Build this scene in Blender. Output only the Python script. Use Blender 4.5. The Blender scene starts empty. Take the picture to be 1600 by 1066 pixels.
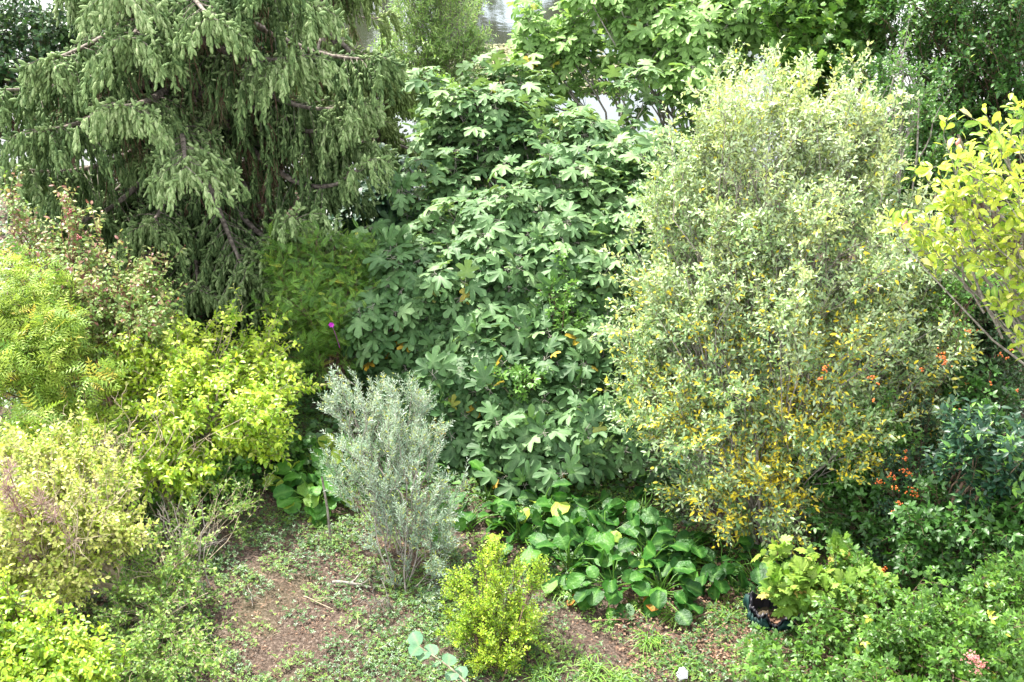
import bpy, math, random
import numpy as np
from mathutils import Vector

# ------------------------------------------------------------------ camera, sky, sun, exposure
SC = bpy.context.scene
COL = SC.collection
CAMP = np.array([0.0, 0.0, 7.0]); PITCH = math.radians(28.0); FPX = 1859.0
cam = bpy.data.cameras.new("camera"); cam_o = bpy.data.objects.new("camera", cam); COL.objects.link(cam_o)
cam.sensor_width = 36.0; cam.lens = 36.0 * FPX / 1600.0; cam.clip_start = 0.1; cam.clip_end = 500.0
cam_o.location = CAMP; cam_o.rotation_euler = (math.radians(90) - PITCH, 0, 0)
SC.camera = cam_o
SUN_EL = math.radians(54.0); SUN_AZ = math.radians(-38.0)      # azimuth from +Y, negative = to the left
world = bpy.data.worlds.new("World"); SC.world = world; world.use_nodes = True
wt = world.node_tree; wt.nodes.clear()
wo = wt.nodes.new("ShaderNodeOutputWorld"); bg = wt.nodes.new("ShaderNodeBackground")
sky = wt.nodes.new("ShaderNodeTexSky"); sky.sky_type = 'NISHITA'; sky.sun_disc = False
sky.sun_elevation = SUN_EL; sky.sun_rotation = SUN_AZ; sky.air_density = 1.3; sky.dust_density = 3.0
tc = wt.nodes.new("ShaderNodeTexCoord"); cn = wt.nodes.new("ShaderNodeTexNoise")
cn.inputs["Scale"].default_value = 2.2; cn.inputs["Detail"].default_value = 5
cr = wt.nodes.new("ShaderNodeValToRGB"); cr.color_ramp.elements[0].position = .34; cr.color_ramp.elements[1].position = .62
mx = wt.nodes.new("ShaderNodeMix"); mx.data_type = 'RGBA'
mx.inputs[7].default_value = (8.6, 8.6, 8.6, 1)             # thin bright cloud
wt.links.new(tc.outputs["Generated"], cn.inputs["Vector"]); wt.links.new(cn.outputs["Fac"], cr.inputs[0])
wt.links.new(cr.outputs[0], mx.inputs[0]); wt.links.new(sky.outputs[0], mx.inputs[6])
wt.links.new(mx.outputs[2], bg.inputs[0]); wt.links.new(bg.outputs[0], wo.inputs[0])
bg.inputs[1].default_value = 0.12
sx = wt.nodes.new("ShaderNodeSeparateXYZ"); wt.links.new(tc.outputs["Generated"], sx.inputs[0])   # hazy brighter band low in the sky
hz = wt.nodes.new("ShaderNodeMapRange"); wt.links.new(sx.outputs[2], hz.inputs[0]); hz.inputs[1].default_value = .05; hz.inputs[2].default_value = .42; hz.inputs[3].default_value = 2.4; hz.inputs[4].default_value = 1.0
hm = wt.nodes.new("ShaderNodeVectorMath"); hm.operation = 'SCALE'; wt.links.new(mx.outputs[2], hm.inputs[0]); wt.links.new(hz.outputs[0], hm.inputs[3]); wt.links.new(hm.outputs[0], bg.inputs[0])
sun = bpy.data.lights.new("sun", 'SUN'); sun.energy = 5.0; sun.angle = math.radians(1.5); sun.color = (1.0, .96, .88)
sun_o = bpy.data.objects.new("sun", sun); COL.objects.link(sun_o)
sd = Vector((math.sin(SUN_AZ) * math.cos(SUN_EL), math.cos(SUN_AZ) * math.cos(SUN_EL), math.sin(SUN_EL)))
sun_o.rotation_euler = sd.to_track_quat('Z', 'Y').to_euler(); sun_o.location = sd * 60
SC.view_settings.view_transform = 'Standard'; SC.view_settings.look = 'None'
SC.view_settings.exposure = 1.65; SC.view_settings.gamma = 1.0
SC.render.engine = 'CYCLES'
SC.cycles.max_bounces = 6; SC.cycles.transparent_max_bounces = 4
SC.cycles.diffuse_bounces = 4; SC.cycles.glossy_bounces = 2; SC.cycles.transmission_bounces = 4

rng = np.random.default_rng(7)
FWD = np.array([0, math.cos(PITCH), -math.sin(PITCH)]); UPV = np.array([0, math.sin(PITCH), math.cos(PITCH)])

def ray(u, v):
    return FWD + (u - 800) / FPX * np.array([1.0, 0, 0]) - (v - 533) / FPX * UPV
def at(u, v, Y):
    d = ray(u, v); return CAMP + d * (Y / d[1])
def gnd(u, v, z=0.0):
    d = ray(u, v); return CAMP + d * ((z - 7.0) / d[2])
def ppm(p):
    return FPX / float(np.dot(np.asarray(p) - CAMP, FWD))

# ------------------------------------------------------------------ mesh building
class Geo:
    def __init__(s): s.V = []; s.F = []; s.T = []; s.W = []; s.M = []; s.n = 0
    def add(s, V, F, tint, vein=0.0, mat=0):
        V = np.asarray(V, float).reshape(-1, 3); F = np.asarray(F, int).reshape(-1, 3)
        s.V.append(V); s.F.append(F + s.n)
        s.T.append(np.broadcast_to(np.asarray(tint, float).reshape(-1) if np.ndim(tint) else np.full(1, float(tint)), (len(V),)))
        s.W.append(np.broadcast_to(np.asarray(vein, float).reshape(-1) if np.ndim(vein) else np.full(1, float(vein)), (len(V),)))
        s.M.append(np.full(len(F), mat)); s.n += len(V)
    def build(s, name, mats, parent=None, loc=None, smooth=True):
        V = np.concatenate(s.V); F = np.concatenate(s.F); T = np.concatenate(s.T); W = np.concatenate(s.W); M = np.concatenate(s.M)
        o0 = np.zeros(3)
        if parent is not None: o0 = np.array(parent.location)
        elif loc is not None: o0 = np.asarray(loc, float)
        V = V - o0
        me = bpy.data.meshes.new(name)
        me.vertices.add(len(V)); me.vertices.foreach_set("co", V.astype(np.float32).ravel())
        me.loops.add(len(F) * 3); me.loops.foreach_set("vertex_index", F.astype(np.int32).ravel())
        me.polygons.add(len(F)); me.polygons.foreach_set("loop_start", np.arange(0, len(F) * 3, 3, dtype=np.int32))
        me.polygons.foreach_set("loop_total", np.full(len(F), 3, dtype=np.int32))
        me.polygons.foreach_set("material_index", M.astype(np.int32))
        me.polygons.foreach_set("use_smooth", np.full(len(F), smooth, dtype=bool))
        a = me.attributes.new("tint", 'FLOAT', 'POINT'); a.data.foreach_set("value", T.astype(np.float32))
        a = me.attributes.new("vein", 'FLOAT', 'POINT'); a.data.foreach_set("value", W.astype(np.float32))
        me.update(calc_edges=True)
        for m in (mats if isinstance(mats, (list, tuple)) else [mats]): me.materials.append(m)
        o = bpy.data.objects.new(name, me); COL.objects.link(o)
        if parent is not None: o.parent = parent
        elif loc is not None: o.location = loc
        return o

def nrm(a):
    return a / np.maximum(np.linalg.norm(a, axis=-1, keepdims=True), 1e-9)
def tag(o, label, cat, group=None, kind=None):
    if label: o["label"] = label
    if cat: o["category"] = cat
    if group: o["group"] = group
    if kind: o["kind"] = kind
    return o
def thing(name, label, cat, loc, group=None):
    o = bpy.data.objects.new(name, None); COL.objects.link(o); o.location = [float(q) for q in loc]
    o.empty_display_size = .1
    return tag(o, label, cat, group)

def inst(g, tpl, P, D, N, S, tint, mat=0, wid=None):
    """copies of a leaf template at points P, axis D, normal N, size S"""
    V, F, W = tpl; k = len(P)
    if k == 0: return
    D = nrm(D); X = nrm(np.cross(D, N)); Z = np.cross(X, D)
    S = np.broadcast_to(S, (k,)); wd = S if wid is None else S * wid
    R = (V[None, :, 0, None] * (X * wd[:, None])[:, None, :] + V[None, :, 1, None] * (D * S[:, None])[:, None, :]
         + V[None, :, 2, None] * (Z * S[:, None])[:, None, :]) + P[:, None, :]
    n = len(V)
    FF = F[None] + (np.arange(k) * n)[:, None, None]
    g.add(R, FF, np.repeat(np.broadcast_to(tint, (k,)), n), np.tile(W, k), mat)

def tubes(g, P, R, sides=4, tint=.5, mat=0):
    """P (k,n,3) paths, R (k,n) radii"""
    P = np.asarray(P, float); k, n = P.shape[:2]; R = np.broadcast_to(R, (k, n))
    T = np.gradient(P, axis=1) if n > 2 else np.repeat((P[:, 1:] - P[:, :1]), 2, axis=1)
    T = nrm(T)
    ref = np.where(np.abs(T[:, :1, 2:3]) > .85, np.array([1.0, 0, 0]), np.array([0, 0, 1.0]))
    A = nrm(np.cross(T, np.broadcast_to(ref, T.shape))); B = np.cross(T, A)
    an = np.arange(sides) / sides * 2 * np.pi
    V = P[:, :, None] + R[:, :, None, None] * (A[:, :, None] * np.cos(an)[None, None, :, None] + B[:, :, None] * np.sin(an)[None, None, :, None])
    F = []
    for i in range(n - 1):
        for j in range(sides):
            a = i * sides + j; b = i * sides + (j + 1) % sides; c = a + sides; d = b + sides
            F += [(a, b, d), (a, d, c)]
    F = np.array(F)[None] + (np.arange(k) * n * sides)[:, None, None]
    tt = np.repeat(np.broadcast_to(tint, (k,)), n * sides)
    g.add(V, F, tt, 0, mat)

def curve_pts(P0, P1, n, sag=0.0, wob=0.0, r=None):
    """(k,3)->(k,3) curved paths; sag>0 rises in the middle"""
    r = r or rng; k = len(P0); t = np.linspace(0, 1, n)[None, :, None]
    L = np.linalg.norm(P1 - P0, axis=1)[:, None, None]
    P = P0[:, None] * (1 - t) + P1[:, None] * t
    P = P + np.array([0, 0, 1.0]) * (4 * t * (1 - t)) * sag * L
    if wob: 
        w = r.normal(0, 1, (k, 1, 3)) * np.sin(np.pi * t) + r.normal(0, .6, (k, 1, 3)) * np.sin(2 * np.pi * t) + r.normal(0, .35, (k, 1, 3)) * np.sin(3.3 * np.pi * t) * (t < .99)
        P = P + w * wob * L
    return P

# ------------------------------------------------------------------ leaf templates: (V, F, vein)
def T(V, F, W=None):
    V = np.array(V, float); return V, np.array(F, int), (np.zeros(len(V)) if W is None else np.array(W, float))
def leaf_rows(rows, fold=.2, curl=.15, wave=0.0):
    V = [(0, 0, 0)]; W = [1.]
    for i, (y, w) in enumerate(rows):
        z = -curl * y * y; wz = wave * (1 if i % 2 else -1)
        V += [(-w, y, z + fold * w + wz), (0, y, z), (w, y, z + fold * w - wz)]; W += [0, 1, 0]
    V.append((0, 1, -curl)); W.append(.3); n = len(rows); F = [(0, 2, 1), (0, 3, 2)]
    for i in range(n - 1):
        a = 1 + 3 * i
        F += [(a, a + 1, a + 4), (a, a + 4, a + 3), (a + 1, a + 2, a + 5), (a + 1, a + 5, a + 4)]
    a = 1 + 3 * (n - 1); t = len(V) - 1; F += [(a, a + 1, t), (a + 1, a + 2, t)]
    return T(V, F, W)
def leaf_small(w=.22, fold=.1, mid=.45):
    return T([(0, 0, 0), (-w, mid, fold), (w, mid, fold), (0, 1, -.05), (0, mid, 0)], [(0, 4, 1), (0, 2, 4), (1, 4, 3), (4, 2, 3)], [1, 0, 0, .3, 1])
def leaf_fan(half, c, droop=.25, fold=.06):
    """half: outline from base to tip on the right (x,y,vein); mirrored"""
    V = [(c[0], c[1], 0.04)]; W = [1.]
    pts = half + [(-x, y, w) for x, y, w in half[::-1] if x > 1e-6]
    for x, y, w in pts:
        r2 = x * x + (y - c[1]) ** 2
        V.append((x, y, -droop * r2 - (fold if w > .4 else 0) + (fold if w < .1 else 0))); W.append(w)
    n = len(pts); F = [(0, 1 + i, 1 + (i + 1) % n) for i in range(n)]
    return T(V, F, W)
FIG = leaf_fan([(.0, .06, .8), (.12, -.02, 0), (.27, .02, 0), (.40, .10, .5), (.42, .24, 0), (.22, .33, .2), (.36, .42, 0), (.53, .58, 0), (.55, .70, .5), (.42, .77, 0), (.24, .68, 0),
                (.13, .55, .2), (.17, .75, 0), (.20, .92, 0), (.11, 1.02, 0), (0, 1.05, .5)], (0, .27), droop=.38, fold=.035)
MAPLE = leaf_fan([(0, .05, .8), (.16, 0, 0), (.34, .03, .4), (.30, .18, 0), (.44, .20, 0), (.50, .33, 0), (.38, .40, 0), (.50, .52, 0), (.46, .64, .5), (.34, .62, 0), (.24, .62, .1), (.28, .76, 0),
                  (.18, .84, 0), (.10, .88, 0), (0, 1.04, .5)], (0, .3), droop=.2, fold=.03)
OVATE = leaf_rows([(.18, .17), (.45, .27), (.75, .17)], .25, .2)
OVAL = leaf_rows([(.25, .20), (.6, .22)], .25, .15)
LANCE = leaf_rows([(.3, .12), (.65, .10)], .3, .2)
MAGN = leaf_rows([(.15, .10), (.4, .20), (.68, .25), (.88, .16)], .35, .25, .01)
ROUNDL = leaf_rows([(.12, .28), (.4, .44), (.72, .40), (.92, .20)], .15, .15, .02)
BERG = leaf_rows([(.08, .13), (.25, .30), (.5, .42), (.74, .41), (.92, .25)], .26, .32, .045)
SMALL = leaf_small(); SLIM = leaf_small(.11, .05); WIDE = leaf_small(.36, .1, .5); NEEDLE = leaf_small(.07, .03)
def merge(parts):
    V = []; F = []; W = []; n = 0
    for (v, f, w), ang, off, s, tilt in parts:
        c, d = math.cos(ang), math.sin(ang); q = v * s
        x = q[:, 0] * c + q[:, 1] * d; y = -q[:, 0] * d + q[:, 1] * c; z = q[:, 2] + tilt * np.hypot(q[:, 0], q[:, 1])
        V.append(np.stack([x + off[0], y + off[1], z + (off[2] if len(off) > 2 else 0)], 1)); F.append(f + n); W.append(w); n += len(v)
    return np.concatenate(V), np.concatenate(F), np.concatenate(W)
TRI = merge([(OVATE, 0, (0, .4), .62, -.05), (OVATE, 1.25, (.02, .38), .52, -.1), (OVATE, -1.25, (-.02, .38), .52, -.1)])
CLOVER = merge([(WIDE, a, (0, 0), .5, .12) for a in (0, 2.1, -2.1)])
def pinnate(n=8, w=.2, l=.26, tip=True, lf=SMALL, arch=.25):
    P = []
    for i in range(n):
        y = .12 + .8 * i / (n - 1); s = l * (1 - .55 * abs(i / (n - 1) - .35) * 1.3)
        for sg in (1, -1): P.append((lf, sg * 1.15, (0, y, -arch * y * y), s, -.1))
    P.append((lf, 0, (0, .93, -arch * .9), l * .8, -.1))
    V, F, W = merge(P)
    m = len(V); R = np.array([(-.006, 0, 0), (.006, 0, 0), (.004, .5, -arch * .25), (-.004, .5, -arch * .25), (0, .97, -arch * .94)])
    V = np.concatenate([V, R]); F = np.concatenate([F, np.array([(0, 1, 2), (0, 2, 3), (3, 2, 4)]) + m]); return V, F, np.concatenate([W, np.ones(5)])
PINN = pinnate(); FERN = pinnate(12, l=.22, lf=leaf_small(.16)); PINW = pinnate(5, l=.42, lf=LANCE, arch=.35)
def spindle(sides=5):
    rows = [(0, .30), (.25, .95), (.65, 1.0), (.92, .55)]; V = []; F = []
    for y, r in rows:
        for j in range(sides):
            a = 2 * math.pi * j / sides; V.append((math.cos(a) * r * .18, y, math.sin(a) * r * .18))
    V.append((0, 1.0, 0)); t = len(V) - 1
    for i in range(3):
        for j in range(sides):
            a = i * sides + j; b = i * sides + (j + 1) % sides
            F += [(a, b, b + sides), (a, b + sides, a + sides)]
    for j in range(sides): F.append((3 * sides + j, 3 * sides + (j + 1) % sides, t))
    return T(V, F, [.2 if v[1] < .5 else 0.6 for v in V])
SPIN = spindle()

# ------------------------------------------------------------------ materials
def mat_new(name):
    m = bpy.data.materials.new(name); m.use_nodes = True; nt = m.node_tree
    return m, nt, nt.nodes, nt.links
def leafmat(name, stops, rough=.45, trans=.3, vein=None, spec=.5, back=.35, tcol=(1.25, 1.3, .6), bump=0):
    m, nt, N, L = mat_new(name); N.clear()
    out = N.new("ShaderNodeOutputMaterial"); at_ = N.new("ShaderNodeAttribute"); at_.attribute_name = "tint"
    ramp = N.new("ShaderNodeValToRGB"); el = ramp.color_ramp.elements
    while len(el) < len(stops): el.new(.5)
    for e, (p, c) in zip(el, stops): e.position = p; e.color = (*c, 1)
    L.new(at_.outputs["Fac"], ramp.inputs[0]); col = ramp.outputs[0]
    tcn = N.new("ShaderNodeNewGeometry"); no = N.new("ShaderNodeTexNoise"); no.inputs["Scale"].default_value = 14; no.inputs["Detail"].default_value = 3
    L.new(tcn.outputs["Position"], no.inputs["Vector"])
    mr = N.new("ShaderNodeMapRange"); mr.inputs[1].default_value = .3; mr.inputs[2].default_value = .7; mr.inputs[3].default_value = .82; mr.inputs[4].default_value = 1.18
    L.new(no.outputs["Fac"], mr.inputs[0])
    n2 = N.new("ShaderNodeTexNoise"); n2.inputs["Scale"].default_value = 75; n2.inputs["Detail"].default_value = 2; L.new(tcn.outputs["Position"], n2.inputs["Vector"])
    m2 = N.new("ShaderNodeMapRange"); m2.inputs[1].default_value = .3; m2.inputs[2].default_value = .7; m2.inputs[3].default_value = .80; m2.inputs[4].default_value = 1.15; L.new(n2.outputs["Fac"], m2.inputs[0])
    m3 = N.new("ShaderNodeMath"); m3.operation = 'MULTIPLY'; L.new(mr.outputs[0], m3.inputs[0]); L.new(m2.outputs[0], m3.inputs[1])
    mu = N.new("ShaderNodeVectorMath"); mu.operation = 'SCALE'; L.new(col, mu.inputs[0]); L.new(m3.outputs[0], mu.inputs[3]); col = mu.outputs[0]
    if vein:
        av = N.new("ShaderNodeAttribute"); av.attribute_name = "vein"
        pw = N.new("ShaderNodeMath"); pw.operation = 'POWER'; L.new(av.outputs["Fac"], pw.inputs[0]); pw.inputs[1].default_value = 4
        ml = N.new("ShaderNodeMath"); ml.operation = 'MULTIPLY'; L.new(pw.outputs[0], ml.inputs[0]); ml.inputs[1].default_value = .55
        mv = N.new("ShaderNodeMix"); mv.data_type = 'RGBA'; L.new(ml.outputs[0], mv.inputs[0]); L.new(col, mv.inputs[6]); mv.inputs[7].default_value = (*vein, 1); col = mv.outputs[2]
    bf = N.new("ShaderNodeMix"); bf.data_type = 'RGBA'; sc = N.new("ShaderNodeMath"); sc.operation = 'MULTIPLY'
    L.new(tcn.outputs["Backfacing"], sc.inputs[0]); sc.inputs[1].default_value = back; L.new(sc.outputs[0], bf.inputs[0]); L.new(col, bf.inputs[6])
    a = np.array(stops[len(stops) // 2][1]); bf.inputs[7].default_value = (*(a * .7 + .10), 1); col = bf.outputs[2]
    p = N.new("ShaderNodeBsdfPrincipled"); L.new(col, p.inputs["Base Color"]); p.inputs["Roughness"].default_value = rough
    p.inputs["Specular IOR Level"].default_value = spec
    if bump:
        nb_ = N.new("ShaderNodeTexNoise"); nb_.inputs["Scale"].default_value = 45; nb_.inputs["Detail"].default_value = 2; L.new(tcn.outputs["Position"], nb_.inputs["Vector"])
        bb = N.new("ShaderNodeBump"); bb.inputs["Strength"].default_value = bump; bb.inputs["Distance"].default_value = .02; L.new(nb_.outputs["Fac"], bb.inputs["Height"]); L.new(bb.outputs[0], p.inputs["Normal"])
    tr = N.new("ShaderNodeBsdfTranslucent"); tm = N.new("ShaderNodeVectorMath"); tm.operation = 'MULTIPLY'; L.new(col, tm.inputs[0]); tm.inputs[1].default_value = tcol
    L.new(tm.outputs[0], tr.inputs[0])
    ms = N.new("ShaderNodeMixShader"); ms.inputs[0].default_value = trans; L.new(p.outputs[0], ms.inputs[1]); L.new(tr.outputs[0], ms.inputs[2]); L.new(ms.outputs[0], out.inputs[0])
    return m
def barkmat(name, c1, c2, scale=30, rough=.9):
    m, nt, N, L = mat_new(name); p = N["Principled BSDF"]; p.inputs["Roughness"].default_value = rough
    g = N.new("ShaderNodeNewGeometry"); no = N.new("ShaderNodeTexNoise"); no.inputs["Scale"].default_value = scale; no.inputs["Detail"].default_value = 5
    L.new(g.outputs["Position"], no.inputs["Vector"]); r = N.new("ShaderNodeValToRGB"); r.color_ramp.elements[0].position = .35; r.color_ramp.elements[1].position = .65
    r.color_ramp.elements[0].color = (*c1, 1); r.color_ramp.elements[1].color = (*c2, 1); L.new(no.outputs["Fac"], r.inputs[0]); L.new(r.outputs[0], p.inputs["Base Color"])
    b = N.new("ShaderNodeBump"); b.inputs["Strength"].default_value = .5; b.inputs["Distance"].default_value = .01; L.new(no.outputs["Fac"], b.inputs["Height"]); L.new(b.outputs[0], p.inputs["Normal"])
    return m
G = dict(
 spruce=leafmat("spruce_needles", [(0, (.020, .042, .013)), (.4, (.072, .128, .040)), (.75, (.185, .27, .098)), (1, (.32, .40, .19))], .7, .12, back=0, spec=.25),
 spruce_far=leafmat("spruce_needles_pale", [(0, (.07, .12, .035)), (.5, (.16, .23, .07)), (1, (.26, .33, .11))], .7, .12, back=0, spec=.25),
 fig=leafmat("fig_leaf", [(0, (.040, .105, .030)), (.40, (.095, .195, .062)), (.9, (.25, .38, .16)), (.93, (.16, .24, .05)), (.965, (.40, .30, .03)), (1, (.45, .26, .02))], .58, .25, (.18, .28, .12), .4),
 fig_far=leafmat("fig_leaf_bright", [(0, (.07, .16, .04)), (.5, (.16, .30, .08)), (.93, (.26, .42, .13)), (.97, (.28, .36, .05)), (1, (.50, .34, .03))], .55, .35, (.22, .34, .14), .4),
 fig_shaded=leafmat("fig_leaf_shaded", [(0, (.022, .065, .035)), (.5, (.035, .095, .045)), (1, (.06, .13, .055))], .42, .15, None, .5),  # fig leaf copy with the shade under the spruce put into its colour
 silver=leafmat("oleaster_leaf", [(0, (.12, .23, .06)), (.35, (.22, .35, .14)), (.72, (.52, .61, .40)), (.78, (.40, .46, .10)), (.82, (.74, .66, .06)), (1, (.82, .60, .03))], .5, .28, None, .5, .5),
 rosem=leafmat("grey_slender_leaf", [(0, (.15, .25, .15)), (.5, (.28, .39, .27)), (.76, (.45, .53, .44)), (.9, (.34, .42, .08)), (1, (.50, .48, .06))], .55, .2, None, .4, .5),
 lime=leafmat("lime_leaf", [(0, (.10, .22, .018)), (.4, (.26, .42, .025)), (.8, (.46, .56, .045)), (1, (.66, .66, .22))], .45, .35, None, .5, .3),
 gold=leafmat("golden_leaf", [(0, (.16, .28, .02)), (.5, (.33, .42, .06)), (.85, (.54, .55, .16)), (1, (.62, .54, .28))], .45, .35, None, .5, .3),
 sumac=leafmat("feathery_lime_leaf", [(0, (.10, .22, .03)), (.5, (.25, .37, .05)), (.9, (.40, .48, .08)), (1, (.58, .40, .05))], .5, .35, None, .4, .3),
 rosy=leafmat("reddish_shrub_leaf", [(0, (.09, .19, .03)), (.55, (.22, .33, .08)), (.75, (.36, .38, .14)), (.85, (.28, .15, .10)), (1, (.22, .08, .07))], .5, .3, None, .5),
 green=leafmat("mid_green_leaf", [(0, (.025, .085, .012)), (.5, (.06, .17, .025)), (.9, (.12, .26, .04)), (1, (.30, .34, .04))], .45, .3, None, .5),
 fresh=leafmat("fresh_green_leaf", [(0, (.06, .15, .02)), (.5, (.13, .28, .035)), (.92, (.25, .40, .05)), (1, (.45, .45, .05))], .45, .35, None, .5),
 dark=leafmat("dark_green_leaf", [(0, (.014, .045, .014)), (.5, (.030, .085, .025)), (.95, (.07, .15, .035)), (1, (.3, .2, .03))], .4, .2, None, .5),
 laurel=leafmat("laurel_leaf", [(0, (.016, .055, .030)), (.7, (.035, .095, .045)), (.85, (.09, .22, .05)), (1, (.22, .42, .06))], .45, .2, None, .4),
 pale=leafmat("pale_willow_leaf", [(0, (.12, .24, .05)), (.5, (.22, .36, .10)), (1, (.40, .50, .18))], .5, .35, None, .5),
 berg=leafmat("bergenia_leaf", [(0, (.012, .058, .008)), (.5, (.028, .115, .012)), (.85, (.070, .20, .02)), (.97, (.26, .36, .04)), (1, (.34, .14, .03))], .48, .25, (.14, .30, .06), .25, .08, bump=.35),
 magn=leafmat("magnolia_leaf", [(0, (.17, .32, .03)), (.4, (.34, .46, .04)), (.8, (.50, .54, .06)), (1, (.66, .60, .22))], .4, .35, (.5, .55, .15), .5, .5),
 maple=leafmat("vine_maple_leaf", [(0, (.09, .20, .025)), (.5, (.17, .30, .04)), (.9, (.28, .38, .06)), (1, (.42, .30, .08))], .5, .35, (.35, .5, .12), .4, .4),
 ivy=leafmat("ground_ivy_leaf", [(0, (.018, .06, .015)), (.5, (.045, .12, .025)), (1, (.09, .19, .04))], .45, .2, None, .5),
 clover=leafmat("clover_leaf", [(0, (.06, .14, .02)), (.5, (.13, .25, .04)), (1, (.25, .36, .06))], .5, .3, None, .4),
 grass=leafmat("grass_blade", [(0, (.05, .13, .015)), (.5, (.11, .25, .025)), (1, (.22, .36, .04))], .45, .35, None, .5, 0),
 weedmat=leafmat('pondweed', [(0, (.035, .035, .015)), (.5, (.12, .13, .045)), (1, (.30, .28, .14))], .6, .1, None, .4, 0),
 blue=leafmat("blue_green_round_leaf", [(0, (.07, .17, .09)), (1, (.13, .26, .14))], .6, .3, (.22, .32, .14), .3),
 litter=leafmat("dry_leaf", [(0, (.07, .035, .022)), (.5, (.17, .095, .060)), (.8, (.32, .20, .13)), (1, (.48, .36, .25))], .75, .1, None, .3, 0),
 plum=leafmat("purple_plume", [(0, (.16, .08, .10)), (.6, (.32, .20, .22)), (1, (.46, .36, .32))], .8, .2, None, .2, 0),
 berry=leafmat("orange_berry", [(0, (.40, .08, .015)), (1, (.62, .17, .02))], .35, .05, None, .5, 0, (1, 1, 1)),
 redb=leafmat("dark_red_berry", [(0, (.16, .03, .03)), (1, (.30, .07, .06))], .35, .05, None, .5, 0, (1, 1, 1)),
 pinkf=leafmat("pink_flower", [(0, (.55, .16, .18)), (1, (.70, .35, .30))], .6, .2, None, .3, 0, (1, 1, 1)),
 magenta=leafmat("magenta_petal", [(0, (.45, .02, .42)), (1, (.65, .06, .6))], .5, .3, None, .3, 0, (1, 1, 1)),
 bk_grey=barkmat("grey_bark", (.13, .11, .09), (.30, .27, .23)), bk_brown=barkmat("brown_bark", (.07, .04, .025), (.17, .11, .07)),
 bk_fig=barkmat("pale_fig_bark", (.18, .16, .13), (.34, .31, .27)), bk_straw=barkmat("dry_straw_twig", (.26, .20, .13), (.48, .40, .28)),
 bk_dead=barkmat("dead_brown_twig", (.10, .05, .03), (.24, .14, .09)), bk_red=barkmat("reddish_twig", (.14, .06, .04), (.26, .14, .10)), bk_spruce=barkmat("spruce_bark", (.06, .045, .035), (.26, .22, .18), 18),
)

# ------------------------------------------------------------------ shrubs grown from stems, limbs, twigs and leaves
def lobe(u, v, Y, ru, rv, ry=None, w=1.0):
    c = at(u, v, Y); s = ppm(c); a = ru / s
    return c, np.array([a, ry if ry else min(a, 1.2) * .8, rv / s * 1.06]), w * ru * rv
def grow(lobes, n_limb, start, shell=.5, back=.5, r=rng, sag=.05, wild=.15):
    w = np.array([l[2] for l in lobes], float); idx = r.choice(len(lobes), n_limb, p=w / w.sum())
    C = np.array([l[0] for l in lobes])[idx]; R = np.array([l[1] for l in lobes])[idx]
    d = nrm(r.normal(0, 1, (n_limb, 3)))
    flip = (d[:, 1] > .2) & (r.random(n_limb) < back); d[flip, 1] *= -1
    low = (d[:, 2] < -.3) & (r.random(n_limb) < .5); d[low, 2] *= -1
    E = C + d * R * (shell + (1 - shell) * r.random((n_limb, 1)) ** .6)
    wl = r.random(n_limb) < wild; out = nrm(d + np.array([0, 0, .9])); E[wl] += (out * R.mean(1, keepdims=True) * r.uniform(.15, .55, (n_limb, 1)))[wl]
    E[:, 2] = np.maximum(E[:, 2], start[2] + .05)
    f = .25 + .6 * r.random((n_limb, 1)); base = np.array(start)
    S = base * (1 - f) + C * f
    S = S * .75 + E * .25 * 1.0
    return S, E, idx, d
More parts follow.
